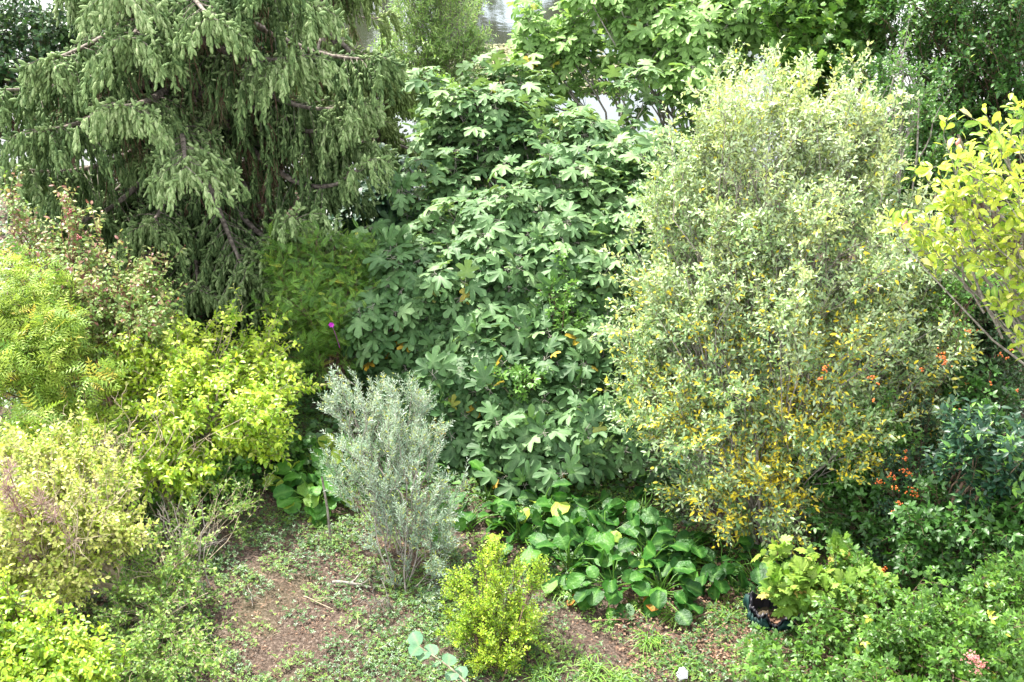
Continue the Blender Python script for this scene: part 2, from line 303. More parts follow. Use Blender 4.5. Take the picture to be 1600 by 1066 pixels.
def shrub(name, label, cat, lobes, base, leaf, lm, bark, n_limb=80, tw=8, tl=.3, ln=9, ls=.05, up=.5, droop=.1, spread=.8, ldroop=.0,
          nbias=.8, arr='alt', tint=None, seed=1, group=None, stem_r=.03, limb_r=.008, wid=1.0, crown='foliage', shell=.5, back=.5, la=1.0, petiole=0, stem_name='stem', tmin=.35, wild=.15, maxstem=7, sf=1.0):
    r = np.random.default_rng(seed); base = np.asarray(base, float)
    root = thing(name, label, cat, base, group)
    tops = sorted(lobes, key=lambda l: -l[2])[:maxstem]
    for c, R, w in tops:
        b0 = base + np.array([r.normal(0, .06), r.normal(0, .06), -.03]); e = base * (1 - sf) + c * sf + np.array([0, R[1] * .45, R[2] * .1])
        Pm = curve_pts(b0[None], e[None], 9, .05, .05, r); g = Geo(); tubes(g, Pm, np.linspace(stem_r, stem_r * .35, 9)[None], 7)
        g.build(stem_name, bark, root)
    S, E, idx, d = grow(lobes, n_limb, base, shell, back, r, wild=wild)
    P = curve_pts(S, E, 7, .06, .06, r); g = Geo()
    tubes(g, P, np.linspace(limb_r, limb_r * .3, 7)[None] * r.uniform(.7, 1.4, (n_limb, 1)), 4, mat=1)
    # twigs
    k = n_limb * tw; li = np.repeat(np.arange(n_limb), tw); t = tmin + (1 - tmin) * r.random(k) ** .8; t[::tw] = 1.0
    x = t * 6; i0 = np.minimum(x.astype(int), 5); fr = (x - i0)[:, None]
    A = P[li, i0] * (1 - fr) + P[li, i0 + 1] * fr; Tn = nrm(P[li, i0 + 1] - P[li, i0])
    D = nrm(Tn + spread * nrm(r.normal(0, 1, (k, 3))) + np.array([0, 0, up]))
    Ln = tl * r.uniform(.55, 1.25, k)
    m = 5; tt = np.linspace(0, 1, m)[None, :, None]
    Q = A[:, None] + D[:, None] * Ln[:, None, None] * tt - np.array([0, 0, 1.0]) * droop * Ln[:, None, None] * tt ** 2
    Q += r.normal(0, .03, (k, 1, 3)) * Ln[:, None, None] * np.sin(3 * tt)
    tubes(g, Q[:, ::2], np.array([.0028, .0018, .0009])[None] * max(1, tl / .3), 3, mat=1)
    # leaves
    Tq = nrm(np.gradient(Q, axis=1)); n = k * ln
    if arr == 'ros': tj = .8 + .2 * r.random((k, ln))
    else: tj = (np.arange(ln)[None] + .6 + r.uniform(-.3, .3, (k, ln))) / ln
    tj = np.clip(tj, 0.02, 1); x = tj * (m - 1); i0 = np.minimum(x.astype(int), m - 2); fr = (x - i0)[..., None]
    kk = np.arange(k)[:, None]
    LP = (Q[kk, i0] * (1 - fr) + Q[kk, i0 + 1] * fr).reshape(n, 3); LT = Tq[kk, i0].reshape(n, 3)
    ph = (np.arange(ln)[None] * (2.4 if arr != 'flat' else math.pi) + r.uniform(0, 6.28, (k, 1))).reshape(n)
    ref = np.where(np.abs(LT[:, 2:3]) > .9, np.array([1.0, 0, 0]), np.array([0, 0, 1.0]))
    A1 = nrm(np.cross(LT, ref)); B1 = np.cross(A1, LT)
    if arr == 'flat': ph = (np.arange(ln)[None] * math.pi + r.uniform(-.35, .35, (k, ln))).reshape(n)
    Rd = A1 * np.cos(ph)[:, None] + B1 * np.sin(ph)[:, None]
    LD = nrm(LT * (.8 if arr != 'ros' else .25) + Rd * la + np.array([0, 0, -ldroop]) + r.normal(0, .15, (n, 3)))
    NN = nrm(np.array([0, 0, nbias]) + r.normal(0, .42, (n, 3)) + LT * .15 + np.array([0, -.12, 0]))
    sz = ls * r.uniform(.5, 1.25, n) * (1 if arr == 'ros' else 1 - .25 * tj.reshape(n) ** 3)
    if petiole:
        LP2 = LP + LD * (petiole * ls)
        LP2 += np.array([0, 0, -.0]); tubes(g, np.stack([LP, LP2], 1), np.full((n, 2), ls * .012), 3, mat=1); LP = LP2
    cl = r.normal(0, .10, n_limb)[li].repeat(ln)
    tv = tint(LP, r, n) if tint else np.clip(r.normal(.45, .2, n) + cl, 0, .93)
    if tint is not None: tv = np.where(tv < .76, np.clip(tv + cl * 1.1, 0, .76), np.clip(tv, 0, 1))
    inst(g, leaf, LP, LD, NN, sz, tv, 0, wid)
    g.build(crown, [lm, bark], root)
    return root, P, r
def tnorm(mu, sd, odd=0.0, lo=.95, hi=1.0, cap=.90):
    def f(P, r, n):
        t = np.clip(r.normal(mu, sd, n), 0, cap)
        k = r.random(n) < odd; t[k] = r.uniform(lo, hi, k.sum()); return t
    return f

# ------------------------------------------------------------------ terrain, water
def vnoise(x, y, s=0):
    return (np.sin(x * 1.7 + s) * np.cos(y * 1.3 + s * 2) + .5 * np.sin(x * 3.9 + 1.3 + s) * np.sin(y * 4.3 + s) + .25 * np.sin(x * 9.1 + y * 7.7 + s))
def terrain_z(x, y):
    bank = np.clip((y - 18.5 - .5 * np.sin(x * .4)) / 4.0, 0, 1); bank = bank * bank * (3 - 2 * bank)
    far = np.clip((y - 52) / 6, 0, 1); far = far * far * (3 - 2 * far)
    near = .03 * vnoise(x, y)
    return near - 1.6 * bank + 2.6 * far
def build_ground():
    xs = np.concatenate([np.linspace(-90, -10, 22), np.linspace(-9.6, 9.6, 161), np.linspace(10, 90, 22)])
    ys = np.concatenate([np.linspace(-12, 5, 12), np.linspace(5.3, 24, 150), np.linspace(25, 140, 50)])
    X, Y = np.meshgrid(xs, ys); Z = terrain_z(X, Y)
    fine = (Y < 16) & (np.abs(X) < 9.6); Z = Z + fine * (.012 * np.sin(X * 23 + np.sin(Y * 9) * 2) * np.cos(Y * 19 + X * 3) + .014 * rng.normal(0, 1, X.shape))
    V = np.stack([X, Y, Z], -1).reshape(-1, 3); nx = len(xs); F = []
    i, j = np.meshgrid(np.arange(len(ys) - 1), np.arange(nx - 1), indexing='ij'); a = (i * nx + j).ravel()
    F = np.concatenate([np.stack([a, a + 1, a + nx + 1], 1), np.stack([a, a + nx + 1, a + nx], 1)])
    m, nt, N, L = mat_new("earth"); p = N["Principled BSDF"]; p.inputs["Roughness"].default_value = .95; p.inputs["Specular IOR Level"].default_value = .2
    ge = N.new("ShaderNodeNewGeometry"); n1 = N.new("ShaderNodeTexNoise"); n1.inputs["Scale"].default_value = 42; n1.inputs["Detail"].default_value = 8; n1.inputs["Roughness"].default_value = .75
    n2 = N.new("ShaderNodeTexNoise"); n2.inputs["Scale"].default_value = 1.6; n2.inputs["Detail"].default_value = 4
    for q in (n1, n2): L.new(ge.outputs["Position"], q.inputs["Vector"])
    r1 = N.new("ShaderNodeValToRGB"); e = r1.color_ramp.elements
    for pos in (.5, .6): e.new(pos)
    for q, (pp, c) in zip(e, [(.34, (.022, .015, .012)), (.47, (.075, .053, .040)), (.57, (.14, .105, .082)), (.66, (.30, .24, .20))]): q.position = pp; q.color = (*c, 1)
    L.new(n1.outputs["Fac"], r1.inputs[0])
    r2 = N.new("ShaderNodeValToRGB"); r2.color_ramp.elements[0].position = .50; r2.color_ramp.elements[1].position = .62; L.new(n2.outputs["Fac"], r2.inputs[0])
    mm = N.new("ShaderNodeMath"); mm.operation = 'MULTIPLY'; mm.inputs[1].default_value = .15; L.new(r2.outputs[0], mm.inputs[0])
    mi = N.new("ShaderNodeMix"); mi.data_type = 'RGBA'; L.new(mm.outputs[0], mi.inputs[0]); L.new(r1.outputs[0], mi.inputs[6]); mi.inputs[7].default_value = (.11, .13, .035, 1)
    L.new(mi.outputs[2], p.inputs["Base Color"])
    b = N.new("ShaderNodeBump"); b.inputs["Distance"].default_value = .03; b.inputs["Strength"].default_value = .8; L.new(n1.outputs["Fac"], b.inputs["Height"]); L.new(b.outputs[0], p.inputs["Normal"])
    g = Geo(); g.add(V, F, .5); o = g.build("ground", m); o["kind"] = "structure"
build_ground()
def build_water():
    m, nt, N, L = mat_new("pond_water"); p = N["Principled BSDF"]; p.inputs["Base Color"].default_value = (.030, .032, .022, 1)
    p.inputs["Roughness"].default_value = .06; p.inputs["IOR"].default_value = 1.7
    ge = N.new("ShaderNodeNewGeometry"); no = N.new("ShaderNodeTexNoise"); no.inputs["Scale"].default_value = 3.0; no.inputs["Detail"].default_value = 3
    L.new(ge.outputs["Position"], no.inputs["Vector"]); b = N.new("ShaderNodeBump"); b.inputs["Strength"].default_value = .15; b.inputs["Distance"].default_value = .02
    L.new(no.outputs["Fac"], b.inputs["Height"]); L.new(b.outputs[0], p.inputs["Normal"])
    g = Geo(); g.add([(-90, 19, -.9), (90, 19, -.9), (90, 58, -.9), (-90, 58, -.9)], [(0, 1, 2), (0, 2, 3)], .5)
    o = g.build("water", m); o["kind"] = "structure"
build_water()

# ------------------------------------------------------------------ spruces
def spruce(name, label, x, y, height, reach, lm, seed, extra=(), n_br=64, z0=.7, dens=1.0, fs=.13, hang=1.0, trunk_r=.26, front=1.0):
    r = np.random.default_rng(seed); base = np.array([x, y, float(terrain_z(x, y))])
    root = thing(name, label, 'tree', base)
    zz = np.linspace(-.1, height, 16); P = np.stack([x + .05 * np.sin(zz), y + .04 * np.cos(zz * 1.3), base[2] + zz], 1)
    g = Geo(); tubes(g, P[None], (trunk_r * (1 - zz / height * .93))[None] + .01, 12); g.build('trunk', G['bk_spruce'], root)
    H = np.sort(z0 + (height * .97 - z0) * r.random(n_br) ** 1.25); az = r.uniform(0, 6.283, n_br); az = np.arange(n_br) * 2.399 + r.normal(0, .3, n_br)
    Lb = reach * (1 - H / (height * 1.08)) ** .75 * r.uniform(.62, 1.1, n_br) * np.where(np.cos(az) > .3, front, 1.0) * np.where((np.sin(az) > .25) & (front < 1), .58, 1.0)
    specs = [(base + np.array([0, 0, h]), a, l, r.uniform(.12, .32), r.uniform(.05, .22)) for h, a, l in zip(H, az, Lb)]
    for (p0, p1, sag) in extra: specs.append((p0, p1, None, sag, None))
    gb = Geo(); gf = Geo(); gd = Geo()
    for s in specs:
        n = 14; t = np.linspace(0, 1, n)
        if s[2] is None:
            A, B, sag = s[0], s[1], s[3]; Lh = np.linalg.norm(B - A); C = A[None] * (1 - t[:, None]) + B[None] * t[:, None]
            C[:, 2] -= sag * Lh * 4 * t * (1 - t) * (.6 + .8 * t); L_ = Lh; dirh = nrm((B - A) * np.array([1, 1, 0]))
        else:
            p0, a, L_, dr, uptip = s
            dirh = np.array([math.sin(a), -math.cos(a), 0]); side = np.array([dirh[1], -dirh[0], 0])
            C = p0[None] + dirh[None] * (L_ * t)[:, None] + side[None] * (L_ * .06 * np.sin(t * 3 + a))[:, None]
            C[:, 2] += L_ * (.10 * t - (dr + .35) * t ** 1.6 * 1.0 + (uptip + .18) * t ** 4)
        C[:, 2] = np.maximum(C[:, 2], base[2] + .25)
        tubes(gb, C[None], (np.linspace(.040, .009, n) * (.6 + L_ / 5))[None] * (1.25 if s[2] is None else 1), 6)
        facing = -dirh[1]
        dn = dens * (1.0 if facing > -.25 else .4) * (1 if C[-1, 2] < 6.2 else .4)
        nt_ = int(L_ * .85 / .085 * dn); 
        if nt_ < 2: continue
        ts = np.sort(.12 + .88 * r.random(nt_) ** .85); sg = np.where(np.arange(nt_) % 2, 1.0, -1.0)
        xi = ts * (n - 1); i0 = np.minimum(xi.astype(int), n - 2); fr = (xi - i0)[:, None]; A = C[i0] * (1 - fr) + C[i0 + 1] * fr; Tn = nrm(C[i0 + 1] - C[i0])
        sd_ = nrm(np.cross(Tn, [0, 0, 1.0])) * sg[:, None]
        Lt = (.20 + .50 * np.sin(np.clip(ts, 0, 1) * 2.6) ** 1.0) * r.uniform(.6, 1.2, nt_) * min(1, L_ / 2.6)
        D = nrm(Tn * .75 + sd_ * .75 + np.array([0, 0, .12]) + r.normal(0, .15, (nt_, 3)))
        m = 6; q = np.linspace(0, 1, m)[None, :, None]
        Q = A[:, None] + D[:, None] * Lt[:, None, None] * q; Q[..., 2] -= (.55 * Lt[:, None] * q[..., 0] ** 2)
        tubes(gb, Q[:, ::2][:, :3] if m == 6 else Q, np.array([.007, .004, .003])[None], 3)
        # hanging strands from every twig + from branch itself
        ns = 10; kk = np.repeat(np.arange(nt_), ns); qq = r.random(nt_ * ns); xi = qq * (m - 1); j0 = np.minimum(xi.astype(int), m - 2); fr = (xi - j0)[:, None]
        S0 = Q[kk, j0] * (1 - fr) + Q[kk, j0 + 1] * fr; DD = D[kk]
        Ls = hang * (.72 if s[2] is None else 1.0) * r.uniform(.15, .80, len(kk)) * (1.05 - .55 * ts[kk]); 
        SD = nrm(np.array([0, 0, -1.0]) + DD * .16 + r.normal(0, .10, (len(kk), 3)))
        if r.random() < .9:
            tubes(gb, np.stack([S0, S0 + SD * Ls[:, None]], 1), np.array([.004, .002])[None], 3)
        dd = (ts[kk] < .55) & (r.random(len(kk)) < .35)
        if dd.any():
            A0 = S0[dd]; nd = len(A0); E0 = A0 + nrm(np.array([0, 0, -1.0]) + r.normal(0, .18, (nd, 3))) * r.uniform(.3, .95, (nd, 1)); CP = curve_pts(A0, E0, 5, 0, .03, r); tubes(gd, CP, np.array([.006, .005, .004, .003, .002])[None], 3)
            for q_ in (1, 2, 3): tubes(gd, np.stack([CP[:, q_], CP[:, q_] + nrm(np.array([0, 0, -.8]) + r.normal(0, .5, (nd, 3))) * .14], 1), np.array([.003, .002])[None], 3)
        nf = 13; f = (np.arange(nf)[None] + r.uniform(0, 1, (len(kk), nf))) / nf
        FP = (S0[:, None] + SD[:, None] * (Ls[:, None] * f)[..., None]).reshape(-1, 3)
        FD = nrm(np.repeat(SD, nf, 0) * 1.0 + r.normal(0, .22, (len(FP), 3)) + np.repeat(DD, nf, 0) * .2)
        tb = r.normal(0, .08)
        outer = np.repeat(ts[kk], nf)
        FS = fs * r.uniform(.40, 1.2, len(FP))
        inst(gf, SPIN, FP, FD, r.normal(0, 1, FP.shape), FS, np.clip(.24 + tb + .45 * outer ** 2 + .12 * np.tile(f.mean(), 1) + r.normal(0, .15, len(FP)), 0, 1))  # needle tint darkens towards the trunk, painting shade into the bough interiors
        # star shoots at twig ends and the branch tip, along the upper side too
        e = np.repeat(np.arange(nt_), 7); EP = Q[e, r.integers(2, m, len(e))]; ED = nrm(D[e] + r.normal(0, .45, (len(e), 3)) + np.array([0, 0, .05]))
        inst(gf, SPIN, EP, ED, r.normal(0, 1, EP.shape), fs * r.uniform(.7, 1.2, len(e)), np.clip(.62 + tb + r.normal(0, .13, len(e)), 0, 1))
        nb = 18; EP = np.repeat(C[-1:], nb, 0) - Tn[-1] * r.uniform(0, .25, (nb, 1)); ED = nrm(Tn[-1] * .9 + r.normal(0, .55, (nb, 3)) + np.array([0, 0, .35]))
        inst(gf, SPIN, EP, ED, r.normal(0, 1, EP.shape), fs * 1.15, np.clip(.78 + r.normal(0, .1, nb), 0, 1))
    gb.build('branchwork', G['bk_spruce'], root); gf.build('needles', lm, root); gd.build('dead_twigwork', G['bk_dead'], root)
    return root
tb = at(300, 300, 15.6); X0 = tb[0]
def tr(z, dx=0): return np.array([X0 + dx, 15.6, z])
ex = [(tr(2.9), at(572, 252, 13.3), .21), (tr(2.9, .3), at(560, 165, 13.8), .18), (tr(2.3), at(468, 325, 12.7), .24), (tr(3.4, .2), at(585, 215, 14.2), .16), (tr(2.2, .2), at(500, 385, 13.2), .12), (tr(5.0), at(430, -30, 13.0), .02), (tr(3.9), at(200, 60, 12.5), .02), (tr(2.9), at(60, 205, 12.6), .05), (tr(1.5), at(210, 430, 13.0), .03), (tr(2.6), at(185, 165, 12.2), .02), (tr(3.4), at(465, 85, 13.2), .06), (tr(3.9, .3), at(590, 90, 14.2), .08),
      (tr(4.2), at(330, 30, 12.4), .0), (tr(3.7), at(75, 95, 12.8), .02), (tr(2.4), at(385, 430, 12.7), .04), (tr(2.3), at(290, 260, 12.0), -.02), (tr(4.3, .2), at(500, 10, 13.4), .04),
      (tr(2.0), at(230, 350, 12.9), .08), (tr(1.9), at(100, 350, 13.0), .08), (tr(1.6), at(430, 440, 13.0), .04), (tr(3.0), at(-30, 140, 13.0), .04), (tr(3.3), at(545, 165, 14.0), .10), (tr(1.6), at(310, 455, 12.8), .02), (tr(4.6), at(190, -10, 12.6), .0), (tr(2.0), at(20, 260, 13.0), .08)]
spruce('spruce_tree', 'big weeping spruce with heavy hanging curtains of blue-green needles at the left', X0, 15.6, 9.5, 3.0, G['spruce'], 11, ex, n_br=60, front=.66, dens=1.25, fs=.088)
x2 = at(528, 240, 18.6)
ex2 = [(np.array([x2[0], 18.6, 1.6]), at(745, 250, 17.0), .10), (np.array([x2[0], 18.6, 2.6]), at(600, 110, 17.4), .08), (np.array([x2[0], 18.6, 2.2]), at(590, 190, 17.0), .05), (np.array([x2[0], 18.6, 1.7]), at(660, 235, 17.2), .10)]
spruce('spruce_tree', 'paler fine-needled spruce standing behind the big one, bare brown trunk below', x2[0], 18.6, 8.5, 1.55, G['spruce_far'], 12, ex2, n_br=70, z0=1.2, fs=.085, trunk_r=.17)

# ------------------------------------------------------------------ figs
def figtint(P, r, n):  # sunlit crown top put into the colour: leaf tint lightens with height
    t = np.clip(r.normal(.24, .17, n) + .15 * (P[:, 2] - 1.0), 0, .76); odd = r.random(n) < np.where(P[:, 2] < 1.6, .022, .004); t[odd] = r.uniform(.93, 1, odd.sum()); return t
fl = [lobe(760, 215, 15.0, 95, 55), lobe(890, 250, 14.6, 110, 62), lobe(700, 320, 14.0, 75, 65), lobe(860, 350, 13.3, 150, 85), lobe(1000, 330, 13.6, 80, 90), lobe(640, 420, 12.9, 70, 50),
      lobe(740, 460, 12.6, 120, 90), lobe(900, 490, 12.3, 110, 90), lobe(640, 530, 12.0, 70, 70), lobe(770, 590, 11.4, 110, 60), lobe(960, 420, 12.8, 80, 90),
      lobe(700, 660, 11.0, 70, 60), lobe(850, 680, 10.7, 100, 45), lobe(690, 175, 15.8, 60, 32), lobe(800, 150, 15.9, 60, 30), lobe(640, 560, 11.8, 50, 40), lobe(760, 720, 10.5, 60, 30), lobe(870, 735, 10.2, 70, 30), lobe(960, 700, 10.3, 60, 45), lobe(970, 560, 11.6, 50, 50, w=.5), lobe(860, 425, 12.6, 110, 50), lobe(780, 525, 11.9, 100, 50), lobe(900, 590, 11.3, 70, 50), lobe(1000, 165, 15.3, 40, 30, w=.5), lobe(580, 470, 12.4, 40, 35, w=.7)]
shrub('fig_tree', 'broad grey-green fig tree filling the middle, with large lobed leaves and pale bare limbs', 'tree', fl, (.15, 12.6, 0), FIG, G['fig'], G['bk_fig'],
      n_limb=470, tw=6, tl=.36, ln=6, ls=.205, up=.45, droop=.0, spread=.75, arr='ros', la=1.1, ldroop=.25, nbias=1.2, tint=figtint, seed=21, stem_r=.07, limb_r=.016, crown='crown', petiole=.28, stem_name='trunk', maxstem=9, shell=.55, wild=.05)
fl = [lobe(870, 50, 17.5, 55, 45), lobe(985, 30, 17.0, 75, 42), lobe(1100, 70, 16.5, 85, 65), lobe(1170, 20, 16.8, 80, 60), lobe(1090, 150, 16, 50, 45), lobe(840, 120, 17.2, 40, 45, w=.9), lobe(900, 110, 17.0, 18, 40, w=1.2), lobe(1000, -30, 17.5, 120, 35)]
shrub('fig_tree', 'brighter green fig rising behind the first, in front of the glaring pond', 'tree', fl, (2.95, 16.2, 0), FIG, G['fig_far'], G['bk_fig'],
      n_limb=115, tw=6, tl=.30, ln=6, ls=.205, up=.5, spread=.75, arr='ros', la=1.1, ldroop=.25, nbias=1.1, wild=.06, tint=tnorm(.80, .15, .01), seed=22, stem_r=.022, maxstem=4, limb_r=.016, crown='crown', petiole=.28, stem_name='trunk')
shrub('fig_bush', 'small dark bluish fig bush in the shade under the spruce boughs', 'shrub', [lobe(600, 325, 15.6, 48, 40), lobe(560, 345, 15.4, 35, 30), lobe(645, 350, 15.3, 30, 30)], gnd(605, 392), FIG, G['fig_shaded'], G['bk_fig'],
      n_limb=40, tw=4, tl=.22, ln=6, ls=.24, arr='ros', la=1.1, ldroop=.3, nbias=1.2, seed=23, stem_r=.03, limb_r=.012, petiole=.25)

# ------------------------------------------------------------------ the big oleaster
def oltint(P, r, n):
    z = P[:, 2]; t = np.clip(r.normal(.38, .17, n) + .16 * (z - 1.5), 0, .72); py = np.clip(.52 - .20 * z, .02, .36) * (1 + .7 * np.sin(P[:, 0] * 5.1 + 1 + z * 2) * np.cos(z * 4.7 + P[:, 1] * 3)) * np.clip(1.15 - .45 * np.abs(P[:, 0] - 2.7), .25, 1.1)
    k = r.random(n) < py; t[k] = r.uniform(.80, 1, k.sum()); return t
ol = [lobe(1180, 210, 11.2, 120, 85), lobe(1310, 250, 11.2, 100, 90), lobe(1250, 370, 10.6, 180, 110), lobe(1070, 330, 11.0, 90, 90), lobe(1080, 490, 10.3, 110, 90), lobe(1290, 520, 10.0, 170, 110),
      lobe(1420, 520, 10.3, 75, 110), lobe(1120, 640, 9.7, 140, 80), lobe(1290, 670, 9.5, 130, 80), lobe(1010, 600, 10.2, 60, 50), lobe(1180, 770, 9.2, 110, 60), lobe(1230, 140, 11.6, 60, 40, w=.6), lobe(1120, 150, 11.7, 25, 50, w=.5), lobe(1330, 120, 11.5, 15, 50, w=.5), lobe(1060, 760, 9.4, 50, 35, w=.6), lobe(1360, 230, 11.3, 40, 60), lobe(1100, 230, 11.3, 60, 70), lobe(1400, 350, 11, 60, 80), lobe(1450, 470, 10.5, 50, 60), lobe(1380, 680, 9.6, 70, 50), lobe(1010, 560, 10.3, 70, 60), lobe(1475, 560, 9.9, 45, 70, w=1.2), lobe(1440, 640, 9.6, 60, 40), lobe(1450, 430, 10.3, 45, 50), lobe(1060, 660, 9.8, 60, 50, w=.8), lobe(1440, 620, 9.9, 50, 40, w=.5), lobe(1180, 130, 11.8, 60, 35, w=.8), lobe(1020, 400, 10.9, 60, 80, w=.7), lobe(1010, 500, 10.5, 60, 60, w=.7), lobe(1040, 250, 11.4, 50, 50, w=.6), lobe(1470, 570, 10, 45, 70, w=.7), lobe(1330, 150, 11.6, 60, 40, w=.7)]
shrub('oleaster_bush', 'tall silvery green bush spotted with yellow autumn leaves, bare stems at its foot', 'bush', ol, gnd(1190, 862), OVAL, G['silver'], G['bk_grey'],
      n_limb=700, tw=15, tl=.27, ln=11, ls=.060, up=.30, droop=.12, spread=1.15, la=.8, nbias=.45, tmin=.5, tint=oltint, seed=31, stem_r=.020, limb_r=.006, maxstem=12, sf=.55, shell=.25, wild=.22, wid=.85)

exec_order = None
# ------------------------------------------------------------------ shrubs round the pond and along the top right
shrub('willow_tree', 'pale feathery willow by the pond, right of the far spruce', 'tree', [lobe(680, 40, 23, 70, 70), lobe(640, 110, 22.5, 50, 60), lobe(720, 100, 22.5, 45, 50), lobe(690, -30, 23, 60, 40)], (-1.5, 22.8, -.9), LANCE, G['pale'], G['bk_grey'],
      n_limb=150, tw=9, tl=.5, ln=12, ls=.11, up=.5, droop=.3, spread=.6, tint=tnorm(.5, .22), seed=41, stem_r=.05, limb_r=.012, crown='crown', stem_name='trunk')
shrub('bank_shrub', 'yellowish green shrub on the pond bank below the willow', 'shrub', [lobe(700, 170, 20, 80, 35), lobe(790, 180, 19.5, 50, 25, w=.5), lobe(640, 160, 20, 40, 30)], (-1.0, 19.6, -.1), OVAL, G['fresh'], G['bk_grey'],
      n_limb=70, tw=8, tl=.3, ln=9, ls=.09, tint=tnorm(.6, .2), seed=42)
shrub('currant_bush', 'mid green bush with lobed leaves at the top, right of the bright fig', 'bush', [lobe(1250, 50, 15.5, 70, 60), lobe(1330, 40, 15.6, 70, 60), lobe(1290, 100, 15, 60, 35)], (4.1, 15.4, 0), MAPLE, G['fresh'], G['bk_brown'],
      n_limb=90, tw=7, tl=.3, ln=9, ls=.13, tint=tnorm(.12, .15, .02), seed=43)
shrub('evergreen_tree', 'tall dark small-leaved evergreen filling the top right corner', 'tree', [lobe(1480, 60, 14.8, 100, 90), lobe(1580, 110, 14, 90, 120), lobe(1400, 60, 15.2, 60, 60), lobe(1480, 190, 14.2, 100, 60), lobe(1560, -20, 14.5, 110, 50), lobe(1600, 260, 13.2, 70, 60), lobe(1425, 10, 15.2, 50, 50)], (6.4, 14.6, 0), OVAL, G['green'], G['bk_brown'],
      n_limb=330, tw=10, tl=.3, ln=10, ls=.075, tint=tnorm(.22, .2, .01), seed=44, wild=.3, crown='crown', stem_name='trunk', stem_r=.06)
shrub('rounded_bush', 'dark bush with curly clumps, below the evergreen and behind the silvery bush', 'bush', [lobe(1420, 200, 13.2, 70, 55), lobe(1440, 290, 12.6, 80, 60), lobe(1390, 300, 12.8, 40, 50), lobe(1350, 140, 14, 40, 40)], (4.4, 12.7, 0), WIDE, G['green'], G['bk_brown'],
      n_limb=150, tw=9, tl=.22, ln=10, ls=.06, tint=tnorm(.35, .25), seed=45)
shrub('sapling', 'thin leafy sapling with a bare slanting grey branch, before the dark evergreen', 'tree', [lobe(1410, 150, 12.4, 25, 60), lobe(1425, 60, 12.6, 20, 50), lobe(1440, 160, 12.5, 40, 12, w=.4)], at(1395, 330, 12.2) * np.array([1, 1, 0]), OVAL, G['green'], G['bk_grey'],
      n_limb=22, tw=5, tl=.22, ln=8, ls=.06, tint=tnorm(.7, .2), seed=46, stem_r=.022, crown='crown', stem_name='trunk')

for i, (lb, bs, l) in enumerate([([lobe(60, 120, 21, 130, 120), lobe(10, 150, 20.5, 60, 70), lobe(-60, 150, 20.5, 80, 120), lobe(160, 60, 21, 110, 100)], (-8.0, 20.5, -.4), 'dark green tree behind the big spruce at the far left'),
                  ([lobe(330, 120, 21.5, 110, 100), lobe(430, 60, 22, 90, 90), lobe(400, 200, 21, 80, 60)], (-4.6, 21.2, -.6), 'dark green tree between the two spruces, only its gaps of foliage showing')]):
    shrub('dense_tree', l, 'tree', lb, bs, OVATE, G['dark'], G['bk_brown'], n_limb=230, tw=8, tl=.45, ln=9, ls=.13, seed=141 + i, tint=tnorm(.5, .25), crown='crown', stem_name='trunk', stem_r=.08)
# magnolia boughs from the right
mg = [lobe(1520, 310, 8.4, 65, 45), lobe(1570, 400, 8.2, 50, 45), lobe(1440, 370, 8.5, 35, 16, w=1.6), lobe(1570, 220, 9.2, 50, 30, w=1.6), lobe(1500, 215, 9.1, 25, 12, w=1.8), lobe(1580, 480, 8.1, 35, 40, w=1.2), lobe(1540, 520, 8.1, 20, 20, w=1.2), lobe(1590, 590, 8.0, 15, 20, w=1), lobe(1520, 440, 8.3, 20, 20), lobe(1660, 350, 8.2, 60, 120, w=.6)]
def mgt(P, r, n):
    return np.clip(r.normal(.42, .28, n), 0, 1)
mroot, mP, mr_ = shrub('magnolia_tree', 'magnolia boughs with big yellow-green leaves reaching in from the right edge', 'tree', mg, (6.3, 8.0, 0), MAGN, G['magn'], G['bk_grey'],
      n_limb=78, tw=4, tl=.24, ln=6, ls=.105, up=.5, spread=.8, la=.9, nbias=.7, tint=mgt, seed=51, stem_r=.03, limb_r=.010, crown='crown', stem_name='trunk', petiole=.1)
g = Geo()
def ico(n=6, m=4):
    V = [(0, 0, 1)]; F = []
    for i in range(1, m):
        a = math.pi * i / m
        for j in range(n): V.append((math.sin(a) * math.cos(6.283 * j / n), math.sin(a) * math.sin(6.283 * j / n), math.cos(a)))
    V.append((0, 0, -1)); t = len(V) - 1
    for j in range(n):
        F.append((0, 1 + j, 1 + (j + 1) % n)); F.append((t, t - n + (j + 1) % n, t - n + j))
    for i in range(m - 2):
        for j in range(n):
            a = 1 + i * n + j; b = 1 + i * n + (j + 1) % n; F += [(a, a + n, b + n), (a, b + n, b)]
    return T(V, F)
BALL = ico()
def balls(g, P, rad, tint, mat=0, stretch=None, r=rng):
    inst(g, BALL, P, r.normal(0, 1, P.shape) if stretch is None else np.broadcast_to(np.array(stretch, float), P.shape), r.normal(0, 1, P.shape), rad, tint, mat)
for (u, v, Y, s) in [(1414, 352, 8.55, .022), (1480, 418, 8.6, .018), (1497, 222, 9.1, .016)]:
    g = Geo(); c = at(u, v, Y); zz = np.linspace(-1, 1, 5)
    P = c[None] + np.stack([np.sin(zz * 2) * s * .3, zz * 0, zz * s * 1.3], 1); balls(g, P, s * np.array([.7, 1, 1.05, .95, .6]), rng.uniform(.2, 1, 5)); g.build('seed_pod', G['pinkf'], mroot)

